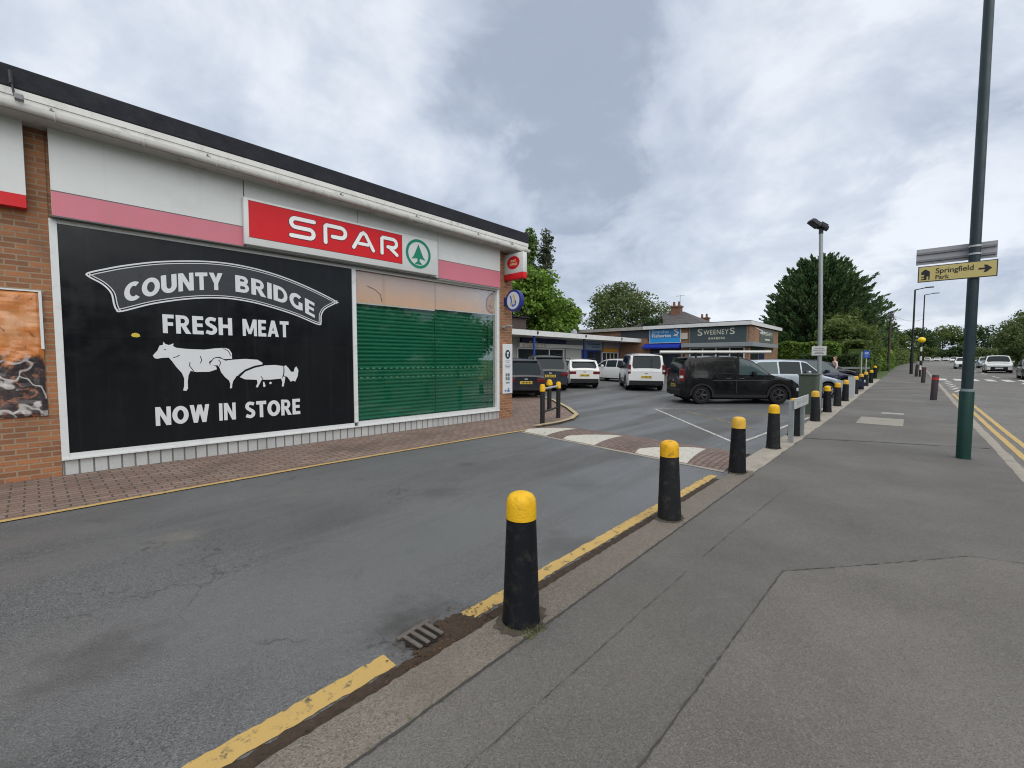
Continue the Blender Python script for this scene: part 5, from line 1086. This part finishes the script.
    if cladding:
        mb = MB(FM)
        for sg in (1, -1):
            for w_ in wx: 
                A_ = [(w_+(arch+.0)*math.cos(R(a)), rw+(arch+.0)*math.sin(R(a))) for a in range(-10, 191, 12)]
                mb.ribbon(A_, .075, lambda u, v, d, s_=sg: (u, s_*(hw(u)*.99+d), v), .022, roundcap=False)
            mb.box((wx[0]+arch, sg*(W/2-.03), .25), (wx[1]-arch, sg*(W/2+.008), .36))
        mb.build('cladding', m_plas, t)
    if rails:
        mb = MB(FM)
        for sg in (1, -1): a, b = rails; mb.tube([(a, sg*yr(a)*.93, zt(a)-.05), (a+.12, sg*yr(a)*.93, zt(a)+.045), (b-.12, sg*yr(b)*.93, zt(b)+.04), (b, sg*yr(b)*.93, zt(b)-.05)], .02, 6)
        mb.build('roof_rail', m_plas, t)
    key = (round(rw, 3), rim.name if rim else '')
    for w_ in wx:
        for sg in (1, -1):
            T = FM @ Matrix.Translation((w_, sg*(W/2-.125), rw)) @ Matrix.Rotation(-sg*PI/2, 4, 'X')
            wh = bpy.data.objects.new('wheel', None); COL.objects.link(wh); wh.empty_display_size = .1; wh.parent = t; wh.matrix_local = WM[t.name].inverted() @ T; WM[wh.name] = T
            if key not in WHEEL:
                mb = MB(T); mb.lathe([(rw*.66, -.09), (rw*.95, -.10), (rw, -.07), (rw, .07), (rw*.95, .10), (rw*.68, .095), (rw*.66, .05), (.02, .04)], 28); a = mb.build('tyre', m_tyre, wh, smooth=40)
                mb = MB(T); mb.lathe([(rw*.67, .06), (rw*.67, .092), (rw*.60, .094), (rw*.58, .06)], 28, cap=False); mb.lathe([(.055, .05), (.055, .092), (.02, .095)], 14)
                for k in range(5):
                    for d in (-7, 7): a_ = R(72*k+d); mb.tube([(.04*math.cos(a_), .04*math.sin(a_), .082), (rw*.61*math.cos(a_*1+R(d*.5)), rw*.61*math.sin(a_+R(d*.5)), .08)], .016, 5)
                b = mb.build('rim', rim or m_rim, wh); WHEEL[key] = (a.data, b.data)
            else:
                for nm, d in zip(('tyre', 'rim'), WHEEL[key]): o = bpy.data.objects.new(nm, d); COL.objects.link(o); o.parent = wh
    return t, FM
SUVTOP = lambda L, H: [(-L/2, .98), (-L/2+.03, 1.02), (-L/2+.38, H-.10), (-L/2+.50, H-.03), (-.5, H), (.35, H-.02), (.55, H-.06), (1.18, 1.06), (1.30, 1.02), (L/2-.25, .90), (L/2-.05, .80), (L/2, .70)]
HATTOP = lambda L, H: [(-L/2, .88), (-L/2+.03, .93), (-L/2+.55, H-.10), (-L/2+.72, H-.03), (-.4, H), (.30, H-.02), (.50, H-.07), (1.15, .98), (1.28, .95), (L/2-.22, .78), (L/2-.04, .70), (L/2, .62)]
SBELT = [(-3, 1.02), (3, .96)]; HBELT = [(-3, .95), (3, .90)]
white = paint('paint_white', (.64, .65, .65)); black = M('paint_black', (.004, .0045, .006), .25, var=.04, scale=1.5, spec=.2, coat=.3); navyp = paint('paint_navy', (.010, .013, .022)); dgrey = paint('paint_charcoal', (.020, .026, .038))
silver = paint('paint_silverblue', (.36, .42, .48), .3); dblue = paint('paint_darkblue', (.012, .018, .045), .2)
GP = 'cars parked nose in towards the shops'
car('parked_car', 'dark estate car with a yellow plate, partly hidden by the brick pier', (-13.45, 14.8), -56, 4.5, 1.84, HATTOP(4.5, 1.62), [(-3, 1.0), (3, .93)], (-1.32, 1.36), .32, navyp, [(-1.75, -.75), (-.68, .18), (.25, 1.0)], (1.12, .54), (-2.18, -1.72), group=GP)
car('parked_suv', 'charcoal SUV between the dark estate car and the white SUV', (-14.5, 18.4), -46, 4.7, 1.95, SUVTOP(4.7, 1.74), SBELT, (-1.38, 1.42), .37, dgrey, [(-1.9, -.8), (-.72, .2), (.27, 1.05)], (1.14, .58), (-2.28, -2.0), group=GP, rails=(-1.7, .3))
car('parked_suv', 'white SUV with black lower bumper, rear facing, beside the charcoal SUV', (-14.15, 20.9), -46, 4.45, 1.82, SUVTOP(4.45, 1.54), [(-3, 1.0), (3, .92)], (-1.32, 1.38), .34, white, [(-1.75, -.75), (-.68, .2), (.27, 1.0)], (1.12, .58), (-2.15, -1.88), group=GP, cladding=True, rails=(-1.6, .3))
car('parked_car', 'small white hatchback seen side on, half hidden behind the white people carrier', (-14.6, 26.35), -84, 4.1, 1.74, HATTOP(4.1, 1.5), HBELT, (-1.22, 1.26), .31, white, [(-1.5, -.62), (-.55, .22), (.28, 1.0)], (1.12, .54), (-1.98, -1.55), group=GP)
VT = [(-2.2, .98), (-2.19, 1.06), (-2.09, 1.70), (-2.0, 1.80), (-.6, 1.86), (.35, 1.84), (.62, 1.76), (1.30, 1.14), (1.42, 1.10), (1.95, .95), (2.14, .80), (2.2, .66)]
car('people_carrier', 'tall white people carrier with roof rails, seen from directly behind', (-10.85, 22.15), -34, 4.4, 1.86, VT, [(-3, 1.08), (3, 1.0)], (-1.32, 1.46), .325, white, [(-1.95, -.85), (-.78, .22), (.30, 1.15)], (1.27, .66), (-2.18, -2.06), tumble=.13, taper=.07, vlight=True, cladding=True, rails=(-1.85, .3), cat='people carrier')
VV = [(-2.15, .95), (-2.14, 1.02), (-1.98, 1.64), (-1.86, 1.75), (-1.0, 1.80), (-.3, 1.80), (.1, 1.76), (.42, 1.66), (1.12, 1.14), (1.26, 1.10), (1.86, .95), (2.08, .80), (2.15, .64)]
vt, VF = car('black_van', 'black panel van with white pipes on its roof rack and red tail light', (-5.2, 18.25), 51, 4.3, 1.84, VV, [(-3, 1.08), (3, 1.02)], (-1.38, 1.38), .335, black, [(-.05, .98)], (1.10, .44), (-2.11, -1.93), tumble=.055, taper=.07, vlight=True, cladding=True, cat='van', rim=m_rimd, sgl=m_glass2)
mb = MB(VF)
for sg in (1, -1):
    mb.box((-1.70, sg*.893, 1.14), (-.25, sg*.897, 1.155)); mb.box((-1.70, sg*.872, 1.60), (-.25, sg*.877, 1.612)); mb.box((-.06, sg*.915, .93), (.12, sg*.945, .965), bev=.008); mb.box((-.52, sg*.915, .93), (-.34, sg*.945, .965), bev=.008); mb.box((-.15, sg*.918, .42), (-.135, sg*.93, 1.05)); mb.box((-1.0, sg*.912, .86), (1.0, sg*.934, .89))
mb.each('side_moulding', M('moulding_grey', (.045, .046, .05), .35), vt)
mb = MB(VF)
for x in (-1.55, -.75, .0):
    mb.box((x-.03, -.72, 1.86), (x+.03, .72, 1.90)); 
    for sg in (1, -1): mb.box((x-.03, sg*.70, 1.72), (x+.03, sg*.66, 1.87))
mb.build('roof_rack', m_plas, vt)
t = thing('pipe_bundle', 'long white pipes lying on the roof rack of the black van', 'pipes', mat4=VF @ Matrix.Translation((-.5, 0, 1.9)))
mb = MB(VF)
for i, y in enumerate((-.60, -.50, -.40)): mb.tube([(-2.85+.05*i, y, 1.93), (1.2-.2*i, y, 1.93)], .055, 10)
mb.build('pipe', m_frame_w, t, smooth=40)
GK = 'cars parked facing the kerb bollards'
car('parked_car', 'pale silver blue car whose bonnet shows past the black van', (-4.12, 22.3), 52, 4.3, 1.78, HATTOP(4.3, 1.63), [(-3, 1.0), (3, .95)], (-1.28, 1.32), .32, silver, [(-1.6, -.7), (-.63, .22), (.28, 1.0)], (1.12, .54), (-2.08, -1.64), group=GK, sgl=m_glass2)
car('parked_car', 'dark blue car with a sloping windscreen, behind the pale silver blue car', (-3.95, 26.4), 54, 4.6, 1.84, HATTOP(4.6, 1.60), HBELT, (-1.36, 1.40), .33, dblue, [(-1.6, -.7), (-.63, .22), (.28, 1.0)], (1.12, .54), (-2.2, -1.75), group=GK, glass=m_glass2)
car('parked_car', 'low dark car near the knee rail, farthest along the bollard line', (-4.4, 33.6), 60, 4.4, 1.8, HATTOP(4.4, 1.42), HBELT, (-1.32, 1.36), .32, navyp, [(-1.6, -.7), (-.63, .22), (.28, 1.0)], (1.12, .54), (-2.14, -1.7), group=GK)
car('parked_car', 'dark red car glimpsed in the gap between the people carrier and the black van', (-10.3, 28.4), -30, 4.2, 1.76, HATTOP(4.2, 1.5), HBELT, (-1.25, 1.3), .32, paint('paint_maroon', (.045, .015, .012)), [(-1.5, -.62), (-.55, .22), (.28, 1.0)], (1.12, .54), (-2.04, -1.6))
GR = 'cars on the main road'
car('oncoming_suv', 'white SUV coming along the main road, dark windscreen and grille', (6.3, 65), 182, 4.6, 1.9, SUVTOP(4.6, 1.72), SBELT, (-1.38, 1.42), .36, white, [(-1.9, -.8), (-.72, .2), (.27, 1.05)], (1.14, .58), (-2.2, -1.95), group=GR, rails=(-1.7, .3))
car('oncoming_car', 'dark grey car at the picture edge on the main road, nearest oncoming vehicle', (6.75, 49.0), 182, 4.3, 1.8, HATTOP(4.3, 1.5), HBELT, (-1.3, 1.34), .32, dgrey, [(-1.6, -.7), (-.63, .22), (.28, 1.0)], (1.12, .54), (-2.1, -1.65), group=GR)
car('oncoming_car', 'white hatchback half hidden behind the tall green based post', (4.9, 80), 181, 4.2, 1.8, HATTOP(4.2, 1.5), HBELT, (-1.3, 1.34), .32, white, [(-1.6, -.7), (-.63, .22), (.28, 1.0)], (1.12, .54), (-2.05, -1.6), group=GR)
car('parked_car', 'blue grey car between the white hatchback and the white SUV on the road', (7.4, 86), 181, 4.3, 1.8, HATTOP(4.3, 1.5), HBELT, (-1.3, 1.34), .32, silver, [(-1.6, -.7), (-.63, .22), (.28, 1.0)], (1.12, .54), (-2.1, -1.65), group=GR)
for i, (x, y, a, l_) in enumerate(((4.3, 215, 10, 'distant white car in the near lane, farthest down the main road'), (6.9, 222, 190, 'distant white car in the far lane under the end trees'), (9.6, 232, 190, 'distant white car parked off the road bend under the trees'), (8.6, 170, 184, 'distant white car just before the road bends, beside the tall post'))):
    car('distant_car', l_, (x, y), a, 4.3, 1.8, HATTOP(4.3, 1.55), HBELT, (-1.3, 1.34), .32, white, [(-1.6, -.7), (-.63, .22), (.28, 1.0)], (1.12, .54), (-2.1, -1.65), group=GR)

# ------------------------------------------------------------------ trees, hedges
nr = np.random.default_rng(5)
def leaf_mesh(name, C, size, mat, parent, axis=None, elong=1.5, up=.0):
    """Many small four-cornered leaves centred on the rows of C."""
    C = np.asarray(C, dtype=np.float64); n = len(C)
    if axis is None:
        m_ = nr.normal(size=(n, 3)); m_ /= np.linalg.norm(m_, axis=1)[:, None]; m_[:, 2] = m_[:, 2]+.9; a = np.cross(m_, nr.normal(size=(n, 3)))
    else: a = np.asarray(axis) + nr.normal(size=(n, 3))*.35
    a /= np.linalg.norm(a, axis=1)[:, None]; r = nr.normal(size=(n, 3)) if axis is not None else m_; b = np.cross(a, r); b /= np.linalg.norm(b, axis=1)[:, None]
    s = size*nr.uniform(.6, 1.35, size=(n, 1))
    V = np.stack([C+a*s*elong/2, C+b*s/2, C-a*s*elong/2, C-b*s/2], axis=1).reshape(-1, 3)
    org = np.array(WM[parent.name].translation) if parent is not None else np.zeros(3)
    V = V - org; me = bpy.data.meshes.new(name); me.vertices.add(4*n); me.vertices.foreach_set('co', V.ravel()); me.loops.add(4*n); me.loops.foreach_set('vertex_index', np.arange(4*n, dtype=np.int32))
    me.polygons.add(n); me.polygons.foreach_set('loop_start', np.arange(0, 4*n, 4, dtype=np.int32)); me.polygons.foreach_set('loop_total', np.full(n, 4, dtype=np.int32))
    me.materials.append(mat); me.update(calc_edges=True); o = bpy.data.objects.new(name, me); COL.objects.link(o); o.parent = parent; return o
m_bark = M('bark', (.075, .06, .045), .9, var=.4, scale=5, bmp=.6, bscale=20)
def blobs_leaves(c, rad, nb, nl, clump=(.22, .40), gap=.0, bottom=-.75):
    """Leaves gathered in uneven clumps through an egg-shaped crown."""
    c = np.array(c); rad = np.array(rad); out = []; B = []
    per = max(1, nl//nb)
    for i in range(nb):
        d = nr.normal(size=3); d /= np.linalg.norm(d)
        if d[2] < bottom: d[2] = -d[2]
        q = nr.uniform(.35, .86)**.6; p = c+d*rad*q*nr.uniform(.88, 1.08); rr = nr.uniform(*clump)*rad.min()
        B.append(p); v = nr.normal(size=(per, 3)); v /= np.linalg.norm(v, axis=1)[:, None]
        v *= (nr.uniform(.25, 1, size=(per, 1))**.5)*rr*np.array([1.15, 1.15, .8]); out.append(p+v)
    return np.concatenate(out), B
def trunk(t, x, y, z0, z1, r, targets, name='trunk', k=10):
    mb = MB(); w_ = [rnd.uniform(-.03, .03)*(z1-z0) for _ in range(8)]
    P = [Vector((x+w_[i]*(i/5), y+w_[i+2]*(i/5), z0+(z1-z0)*i/5)) for i in range(6)]; mb.tube(P, [r*(1.25 if i == 0 else 1)*(1-.14*i) for i in range(6)], 9)
    for q in targets[:k]:
        s = P[2].lerp(P[5], rnd.random()); q = Vector(q); m1 = s.lerp(q, .5)+Vector((0, 0, .08*(q-s).length)); mb.tube([s, m1, q], [r*.36, r*.22, r*.06], 5)
    return mb.build(name, m_bark, t, smooth=50)
def tree(name, label, x, y, h, c, rad, nb, nl, ls, mat, clump=(.22, .40), tr=.25, group=None, bottom=-.75, z0=None):
    z = ground(x, min(y, 170)) if z0 is None else z0; t = thing(name, label, 'tree', (x, y, z), group=group)
    C, B = blobs_leaves(c, rad, nb, nl, clump, bottom=bottom); trunk(t, x, y, z-.1, c[2]+rad[2]*.35, tr, B, k=14)
    leaf_mesh('crown', C, ls, mat, t); return t
G1 = leaf_mat('leaf_bright', (.11, .20, .028), (.18, .29, .05), trans=.35); G2 = leaf_mat('leaf_mid', (.085, .13, .032), (.14, .19, .058)); G3 = leaf_mat('leaf_dark', (.036, .07, .025), (.07, .115, .038))
G4 = leaf_mat('leaf_olive', (.10, .145, .05), (.16, .20, .08)); G5 = leaf_mat('leaf_conifer', (.040, .085, .034), (.085, .140, .048), trans=.25); G6 = leaf_mat('leaf_poplar', (.062, .085, .045), (.12, .14, .085)); G9 = leaf_mat('leaf_poplar_green', (.09, .15, .035), (.14, .21, .06)); G7 = leaf_mat('leaf_hedge', (.11, .19, .035), (.17, .26, .055)); G8 = leaf_mat('leaf_yellowish', (.15, .17, .04), (.21, .22, .06))
tree('poplar_tree', 'tall slender green poplar rising behind the shop roof corner', -37.4, 44.4, 18.5, (-37.4, 44.4, 11.2), (1.25, 1.25, 8.3), 90, 5200, .24, G9, (.35, .75))
tree('poplar_tree', 'shorter grey green poplar standing beside the tall slender one', -36.0, 46.0, 18, (-36.0, 46.0, 10.8), (1.05, 1.05, 8.2), 85, 4200, .22, G6, (.35, .75))
tree('broadleaf_tree', 'broad bright green tree behind the canopy shops', -25.8, 30.0, 10, (-25.9, 29.9, 6.1), (3.7, 3.4, 4.2), 120, 15000, .22, G1, (.14, .30))
tree('broadleaf_tree', 'lower bright green tree beside the broad one, nearer the roof vent box', -25.6, 34.2, 7, (-25.6, 34.2, 4.9), (2.9, 2.9, 2.6), 70, 7000, .22, G1, (.16, .32))
tree('round_tree', 'round olive green tree with thin leaves above the brick wall roof', -28.0, 51.5, 12, (-28.0, 51.5, 7.2), (4.6, 4.6, 4.6), 110, 11000, .22, G4, (.16, .30), tr=.35)
tree('round_tree', 'half bare twiggy tree beside the round olive tree', -24.6, 55.0, 9, (-24.6, 55.0, 6.4), (2.9, 2.9, 2.8), 60, 2200, .18, G4, (.2, .35), tr=.22)
tree('dark_tree', 'small dark green tree next to the grey hipped roof', -22.8, 51.0, 6, (-23.0, 50.5, 4.7), (1.7, 1.7, 2.2), 25, 2800, .22, G3, (.3, .5))
# big conifer: a trunk with rising sprays of foliage
def conifer(label, x, y, h, rmax, n, per, ls):
    z0 = ground(x, y); t = thing('conifer_tree', label, 'tree', (x, y, z0)); C = []; A = []; bt = MB()
    bt.tube([(x, y, z0-.1), (x, y, z0+h*.5), (x, y, z0+h*.9)], [.5, .3, .06], 10)
    for i in range(n):
        u = nr.uniform(.02, 1); th = nr.uniform(0, 2*PI)
        env = rmax*((1-u**3.2)**.55)*(.84+.16*math.sin(PI*u))
        env *= nr.uniform(.64, 1.16)*(1+.08*math.sin(th*3+1)+.06*math.sin(th*5)); zc = z0+h*(.03+.86*u)
        tip = np.array([x+env*math.cos(th), y+env*math.sin(th), zc+nr.uniform(.4, 1.5)*(.7+.7*u)]); s = np.array([x, y, zc-.25*env])
        if i % 9 == 0: bt.tube([tuple(s), tuple(s*.4+tip*.6), tuple(tip)], [.08, .05, .015], 4)
        d = tip-s; L = np.linalg.norm(d); d /= L; f = nr.uniform(.45, 1.0, size=per)**.75
        sp = (1.02-f)[:, None]*nr.normal(size=(per, 3))*.55+nr.normal(size=(per, 3))*.06; P = s+d*L*f[:, None]+sp; P[:, 2] += (f**3)*.35
        C.append(P); dd = np.tile(d*.9+np.array([0, 0, .5]), (per, 1)); A.append(dd)
    bt.build('trunk', m_bark, t); leaf_mesh('crown', np.concatenate(C), ls, G5, t, axis=np.concatenate(A), elong=2.6); return t
conifer('large dense dark conifer beyond the barber building, tallest tree by the car park', -8.2, 61.4, 12.6, 5.9, 1000, 72, .17)
def hedge(name, label, a, b, w_, z0, z1, n, ls, mat, cat='hedge', core=True, wob=.25):
    A_, B_ = Vector((*a, 0)), Vector((*b, 0)); L = (B_-A_).length; d = (B_-A_).normalized(); nn = Vector((-d.y, d.x, 0)); t = thing(name, label, cat, (*((A_+B_)/2)[:2], z0))
    C = []
    for i in range(n):
        u = rnd.random()*L; k = rnd.random(); top_ = z1*(1+0) + wob*mnoise.noise(Vector((u*.6, a[1], z1)))
        if k < .42: v, z = rnd.uniform(-.5, .5)*w_, top_-abs(rnd.gauss(0, .07))
        else: v, z = (.5 if rnd.random() < .5 else -.5)*w_, z0+(top_-z0)*rnd.random()
        q = A_+d*u+nn*(v+rnd.gauss(0, .09)+.18*wob*4*mnoise.noise(Vector((u*.9, z*.9, v)))); C.append((q.x, q.y, z+rnd.gauss(0, .06)))
    mb = MB()
    if core:
        h_ = (z1-z0)*.86; pts = [A_+nn*w_*.38, B_+nn*w_*.38, B_-nn*w_*.38, A_-nn*w_*.38]; mb.add([(p.x, p.y, z0-.1) for p in pts]+[(p.x, p.y, z0+h_) for p in pts], [(0, 1, 5, 4), (1, 2, 6, 5), (2, 3, 7, 6), (3, 0, 4, 7), (4, 5, 6, 7)]); mb.build('branches', mat, t)
    leaf_mesh('foliage', C, ls, mat, t); return t
hedge('clipped_hedge', 'bright green clipped hedge between the barber building and the conifer', (-9.0, 46.6), (-4.5, 46.2), 1.6, .25, 3.0, 9000, .13, G7)
hedge('dark_hedge', 'dark green hedge behind the dark blue car and the pedestrian', (-7.0, 44.0), (-3.1, 44.0), 1.2, .25, 1.95, 6000, .13, G3)
hedge('roadside_hedge', 'mid green hedge along the pavement just past the blue sign', (-3.5, 46.5), (-3.2, 57), 1.3, .28, 2.9, 9000, .15, G2, wob=.5)
hedge('overgrown_hedge', 'shaggy pale green hedge farther along the pavement past the telegraph pole', (-3.0, 60), (-2.6, 82), 1.4, .4, 2.5, 8000, .18, G7, wob=.6)
for i, (x, y, c, rad, m_, l_) in enumerate(((-5.0, 52.5, 3.2, (2.3, 2.3, 2.3), G2, 'mid green bushy tree behind the blue sign'), (-5.2, 57.5, 3.9, (2.6, 3.2, 2.8), G2, 'mid green bushy tree left of the telegraph pole'.replace('left of', 'before')),
        (-4.5, 66, 4.0, (2.4, 3, 2.8), G4, 'olive blossoming bush tree just past the telegraph pole'), (-5.2, 74, 4.2, (2.6, 3, 2.8), G8, 'yellowish roadside bush tree below the black street lamp'), (-4.2, 86, 4.6, (2.6, 4, 3.0), G2, 'green roadside tree behind the crossing beacon'), (-5.5, 100, 6.0, (3.6, 4, 4.4), G3, 'dark roadside tree, last before the end of the road'))):
    tree('roadside_tree', l_, x, y, c+rad[2], (x, y, c), rad, 40, 5500, .22, m_, (.28, .48), tr=.15, group='bushy trees along the pavement', bottom=-1.1)
FE = [(-18, 236, 9, 9, G3), (-9, 246, 9.5, 8.5, G2), (0, 258, 10, 9, G3), (10, 280, 11, 10, G2), (25, 290, 11, 10, G3), (31, 255, 10, 9, G2), (40, 240, 11, 9.5, G3), (-29, 225, 9, 9, G2)]
FL = ['dark tree behind the roadside bushes at the far end', 'mid green tree closing the view behind the beacon', 'dark tree straight ahead where the road ends', 'mid green tree above the distant white cars', 'dark tree behind the tall post at the road end', 'mid green tree beyond the right hand gardens'.replace('right hand ', 'far side '), 'dark tree at the end of the far side gardens', 'mid green tree far behind the conifer']
for (x, y, r_, zc, m_), l_ in zip(FE, FL):
    tree('distant_tree', l_, x, y, zc+r_, (x, y, zc*.80+1.2), (r_*.95, r_*.6, zc*.86), 60, 5600, .60, m_, (.28, .45), tr=.3, group='trees closing the far end of the road', bottom=-1.1)
for x, y, zc, rad, m_, l_ in ((11.2, 92, 4.6, (2.5, 3.4, 3.3), G4, 'olive tree on the far side of the road just past the tall post'), (12.6, 82, 4.9, (3.0, 3.4, 3.6), G2, 'mid green tree on the far side of the road behind the white SUV'), (13.0, 71, 4.6, (3.0, 3.4, 3.6), G3, 'dark tree on the far side of the road behind the dark grey car'), (13.4, 60, 4.4, (2.6, 3, 3.4), G2, 'mid green tree on the far side, closest to the zebra crossing'), (15, 104, 5.4, (4.0, 4, 4.4), G3, 'big dark tree on the far side behind the olive tree')):
    tree('far_side_tree', l_, x, y, zc+rad[2], (x, y, zc), rad, 45, 6000, .22, m_, (.26, .46), tr=.2, group='trees across the road', bottom=-1.1)
for i in range(9):
    x, y = (-20+i*8.0, 232+i*4-(26 if i > 5 else 0)+9*math.sin(i*.9)); tree('distant_bush', ['rounded bush at the road end, %s along from the pavement side' % w_ for w_ in ('first', 'second', 'third', 'fourth', 'fifth', 'sixth', 'seventh', 'eighth', 'ninth')][i], x, y, 4, (x, y, 3.9), (5.0, 3, 3.0), 30, 1800, .5, (G2, G3, G4)[i % 3], (.35, .6), tr=.1, group='bushes at the end of the road', bottom=-1.1)['category'] = 'bush'
RT = [tree('roadside_lime_tree', 'leafy tree across the road opposite the shop', 13.5, 8, 6, (13.5, 8, 3.7), (3.4, 4.4, 2.8), 45, 5200, .26, G2, (.26, .46), tr=.2, group='trees opposite the shop', bottom=-1.1)]
for y in (-8, 0, 16, 24, 32, 40, 49):
    c_ = RT[0].copy(); COL.objects.link(c_); c_.matrix_world = Matrix.Translation((13.5+rnd.uniform(-.8, .8), y, ground(13, y))) @ Matrix.Rotation(rnd.random()*6, 4, 'Z') @ Matrix.Diagonal((1, 1, rnd.uniform(.86, 1.12), 1))
    for ch in list(RT[0].children): k = ch.copy(); COL.objects.link(k); k.parent = c_
hedge('verge_hedge', 'long green hedge running on towards the far end of the pavement', (-3.0, 84), (.2, 205), 1.6, .7, 3.3, 9000, .32, G2, wob=.9)
hedge('far_side_hedge', 'green hedge along the far pavement across the main road', (10.9, 54), (13.5, 190), 1.1, .4, 2.2, 12000, .26, G2, wob=.4)
tree('yellow_bush', 'yellow green bush across the road between the white SUV and the dark grey car', 9.9, 62.5, 2.6, (9.9, 62.5, 1.7), (1.2, 1.4, 1.1), 14, 2500, .15, G8, (.35, .6), tr=.06, bottom=-1.1)['category'] = 'bush'

# ------------------------------------------------------------------ pedestrian behind the dark blue car
def skin_mesh(name, verts, edges, radii, mat, parent, FM, sub=2):
    me = bpy.data.meshes.new(name); me.from_pydata([FM @ Vector(v) for v in verts], edges, []); o = bpy.data.objects.new(name, me); COL.objects.link(o)
    o.modifiers.new('skin', 'SKIN'); o.modifiers.new('sub', 'SUBSURF').levels = sub
    for i, r_ in enumerate(radii): o.data.skin_vertices[0].data[i].radius = (r_, r_) if not isinstance(r_, tuple) else r_
    o.data.skin_vertices[0].data[0].use_root = True
    dg = bpy.context.evaluated_depsgraph_get(); dg.update(); ev = o.evaluated_get(dg); m2 = bpy.data.meshes.new_from_object(ev); bpy.data.objects.remove(o)
    m2.transform(WM[parent.name].inverted()); m2.materials.clear(); m2.materials.append(mat); m2.polygons.foreach_set('use_smooth', [True]*len(m2.polygons)); m2.polygons.foreach_set('material_index', [0]*len(m2.polygons))
    n = bpy.data.objects.new(name, m2); COL.objects.link(n); n.parent = parent; WM[n.name] = WM[parent.name]; return n
px, py = -3.5, 33.3; pz = ground(px, py)+DZ; PF = Matrix.Translation((px, py, pz)) @ Matrix.Rotation(R(-60), 4, 'Z')
pr_ = thing('person', 'person with light brown hair in a pale pink top, standing behind the dark blue car', 'person', mat4=PF)
V = [(0, 0, .93), (0, 0, 1.12), (0, .01, 1.32), (0, .0, 1.42), (0, -.01, 1.50), (0, -.02, 1.60), (0, -.02, 1.68), (.17, 0, 1.38), (.24, .02, 1.12), (.25, -.08, .90), (.25, -.12, .82), (-.17, 0, 1.38), (-.24, .02, 1.12), (-.25, -.08, .90), (-.25, -.12, .82), (.09, 0, .86), (.10, -.02, .48), (.10, .03, .09), (.11, -.10, .04), (-.09, 0, .86), (-.10, .03, .48), (-.10, .06, .09), (-.11, -.07, .04)]
E = [(0, 1), (1, 2), (2, 3), (3, 4), (4, 5), (5, 6), (2, 7), (7, 8), (8, 9), (9, 10), (2, 11), (11, 12), (12, 13), (13, 14), (0, 15), (15, 16), (16, 17), (17, 18), (0, 19), (19, 20), (20, 21), (21, 22)]
RR = [(.14, .10), (.125, .095), (.15, .10), (.07, .06), (.05, .05), (.082, .098), (.06, .07), .05, .04, .033, .03, .05, .04, .033, .03, .085, .06, .042, .04, .085, .06, .042, .04]
skin_mesh('body', V, E, RR, M('skin_tone', (.50, .30, .22), .6), pr_, PF)
skin_mesh('pink_top', [(0, 0, .90), (0, 0, 1.12), (0, .01, 1.33), (0, 0, 1.42), (.17, 0, 1.385), (.24, .02, 1.13), (-.17, 0, 1.385), (-.24, .02, 1.13), (.25, -.07, .93), (-.25, -.07, .93)], [(0, 1), (1, 2), (2, 3), (2, 4), (4, 5), (2, 6), (6, 7), (5, 8), (7, 9)], [(.155, .115), (.14, .11), (.165, .115), (.08, .07), .066, .055, .066, .055, .046, .046], M('cloth_pink', (.62, .47, .43), .8), pr_, PF)
skin_mesh('trousers', [(0, 0, .95), (.09, 0, .84), (.10, -.02, .48), (.10, .03, .12), (-.09, 0, .84), (-.10, .03, .48), (-.10, .06, .12)], [(0, 1), (1, 2), (2, 3), (0, 4), (4, 5), (5, 6)], [(.15, .115), .10, .075, .06, .10, .075, .06], M('denim_dark', (.03, .035, .06), .8), pr_, PF)
skin_mesh('hair', [(0, .01, 1.72), (0, .035, 1.66), (0, .06, 1.56), (0, .06, 1.44)], [(0, 1), (1, 2), (2, 3)], [(.075, .085), (.095, .09), (.085, .06), (.06, .035)], M('hair_brown', (.20, .12, .06), .7), pr_, PF)
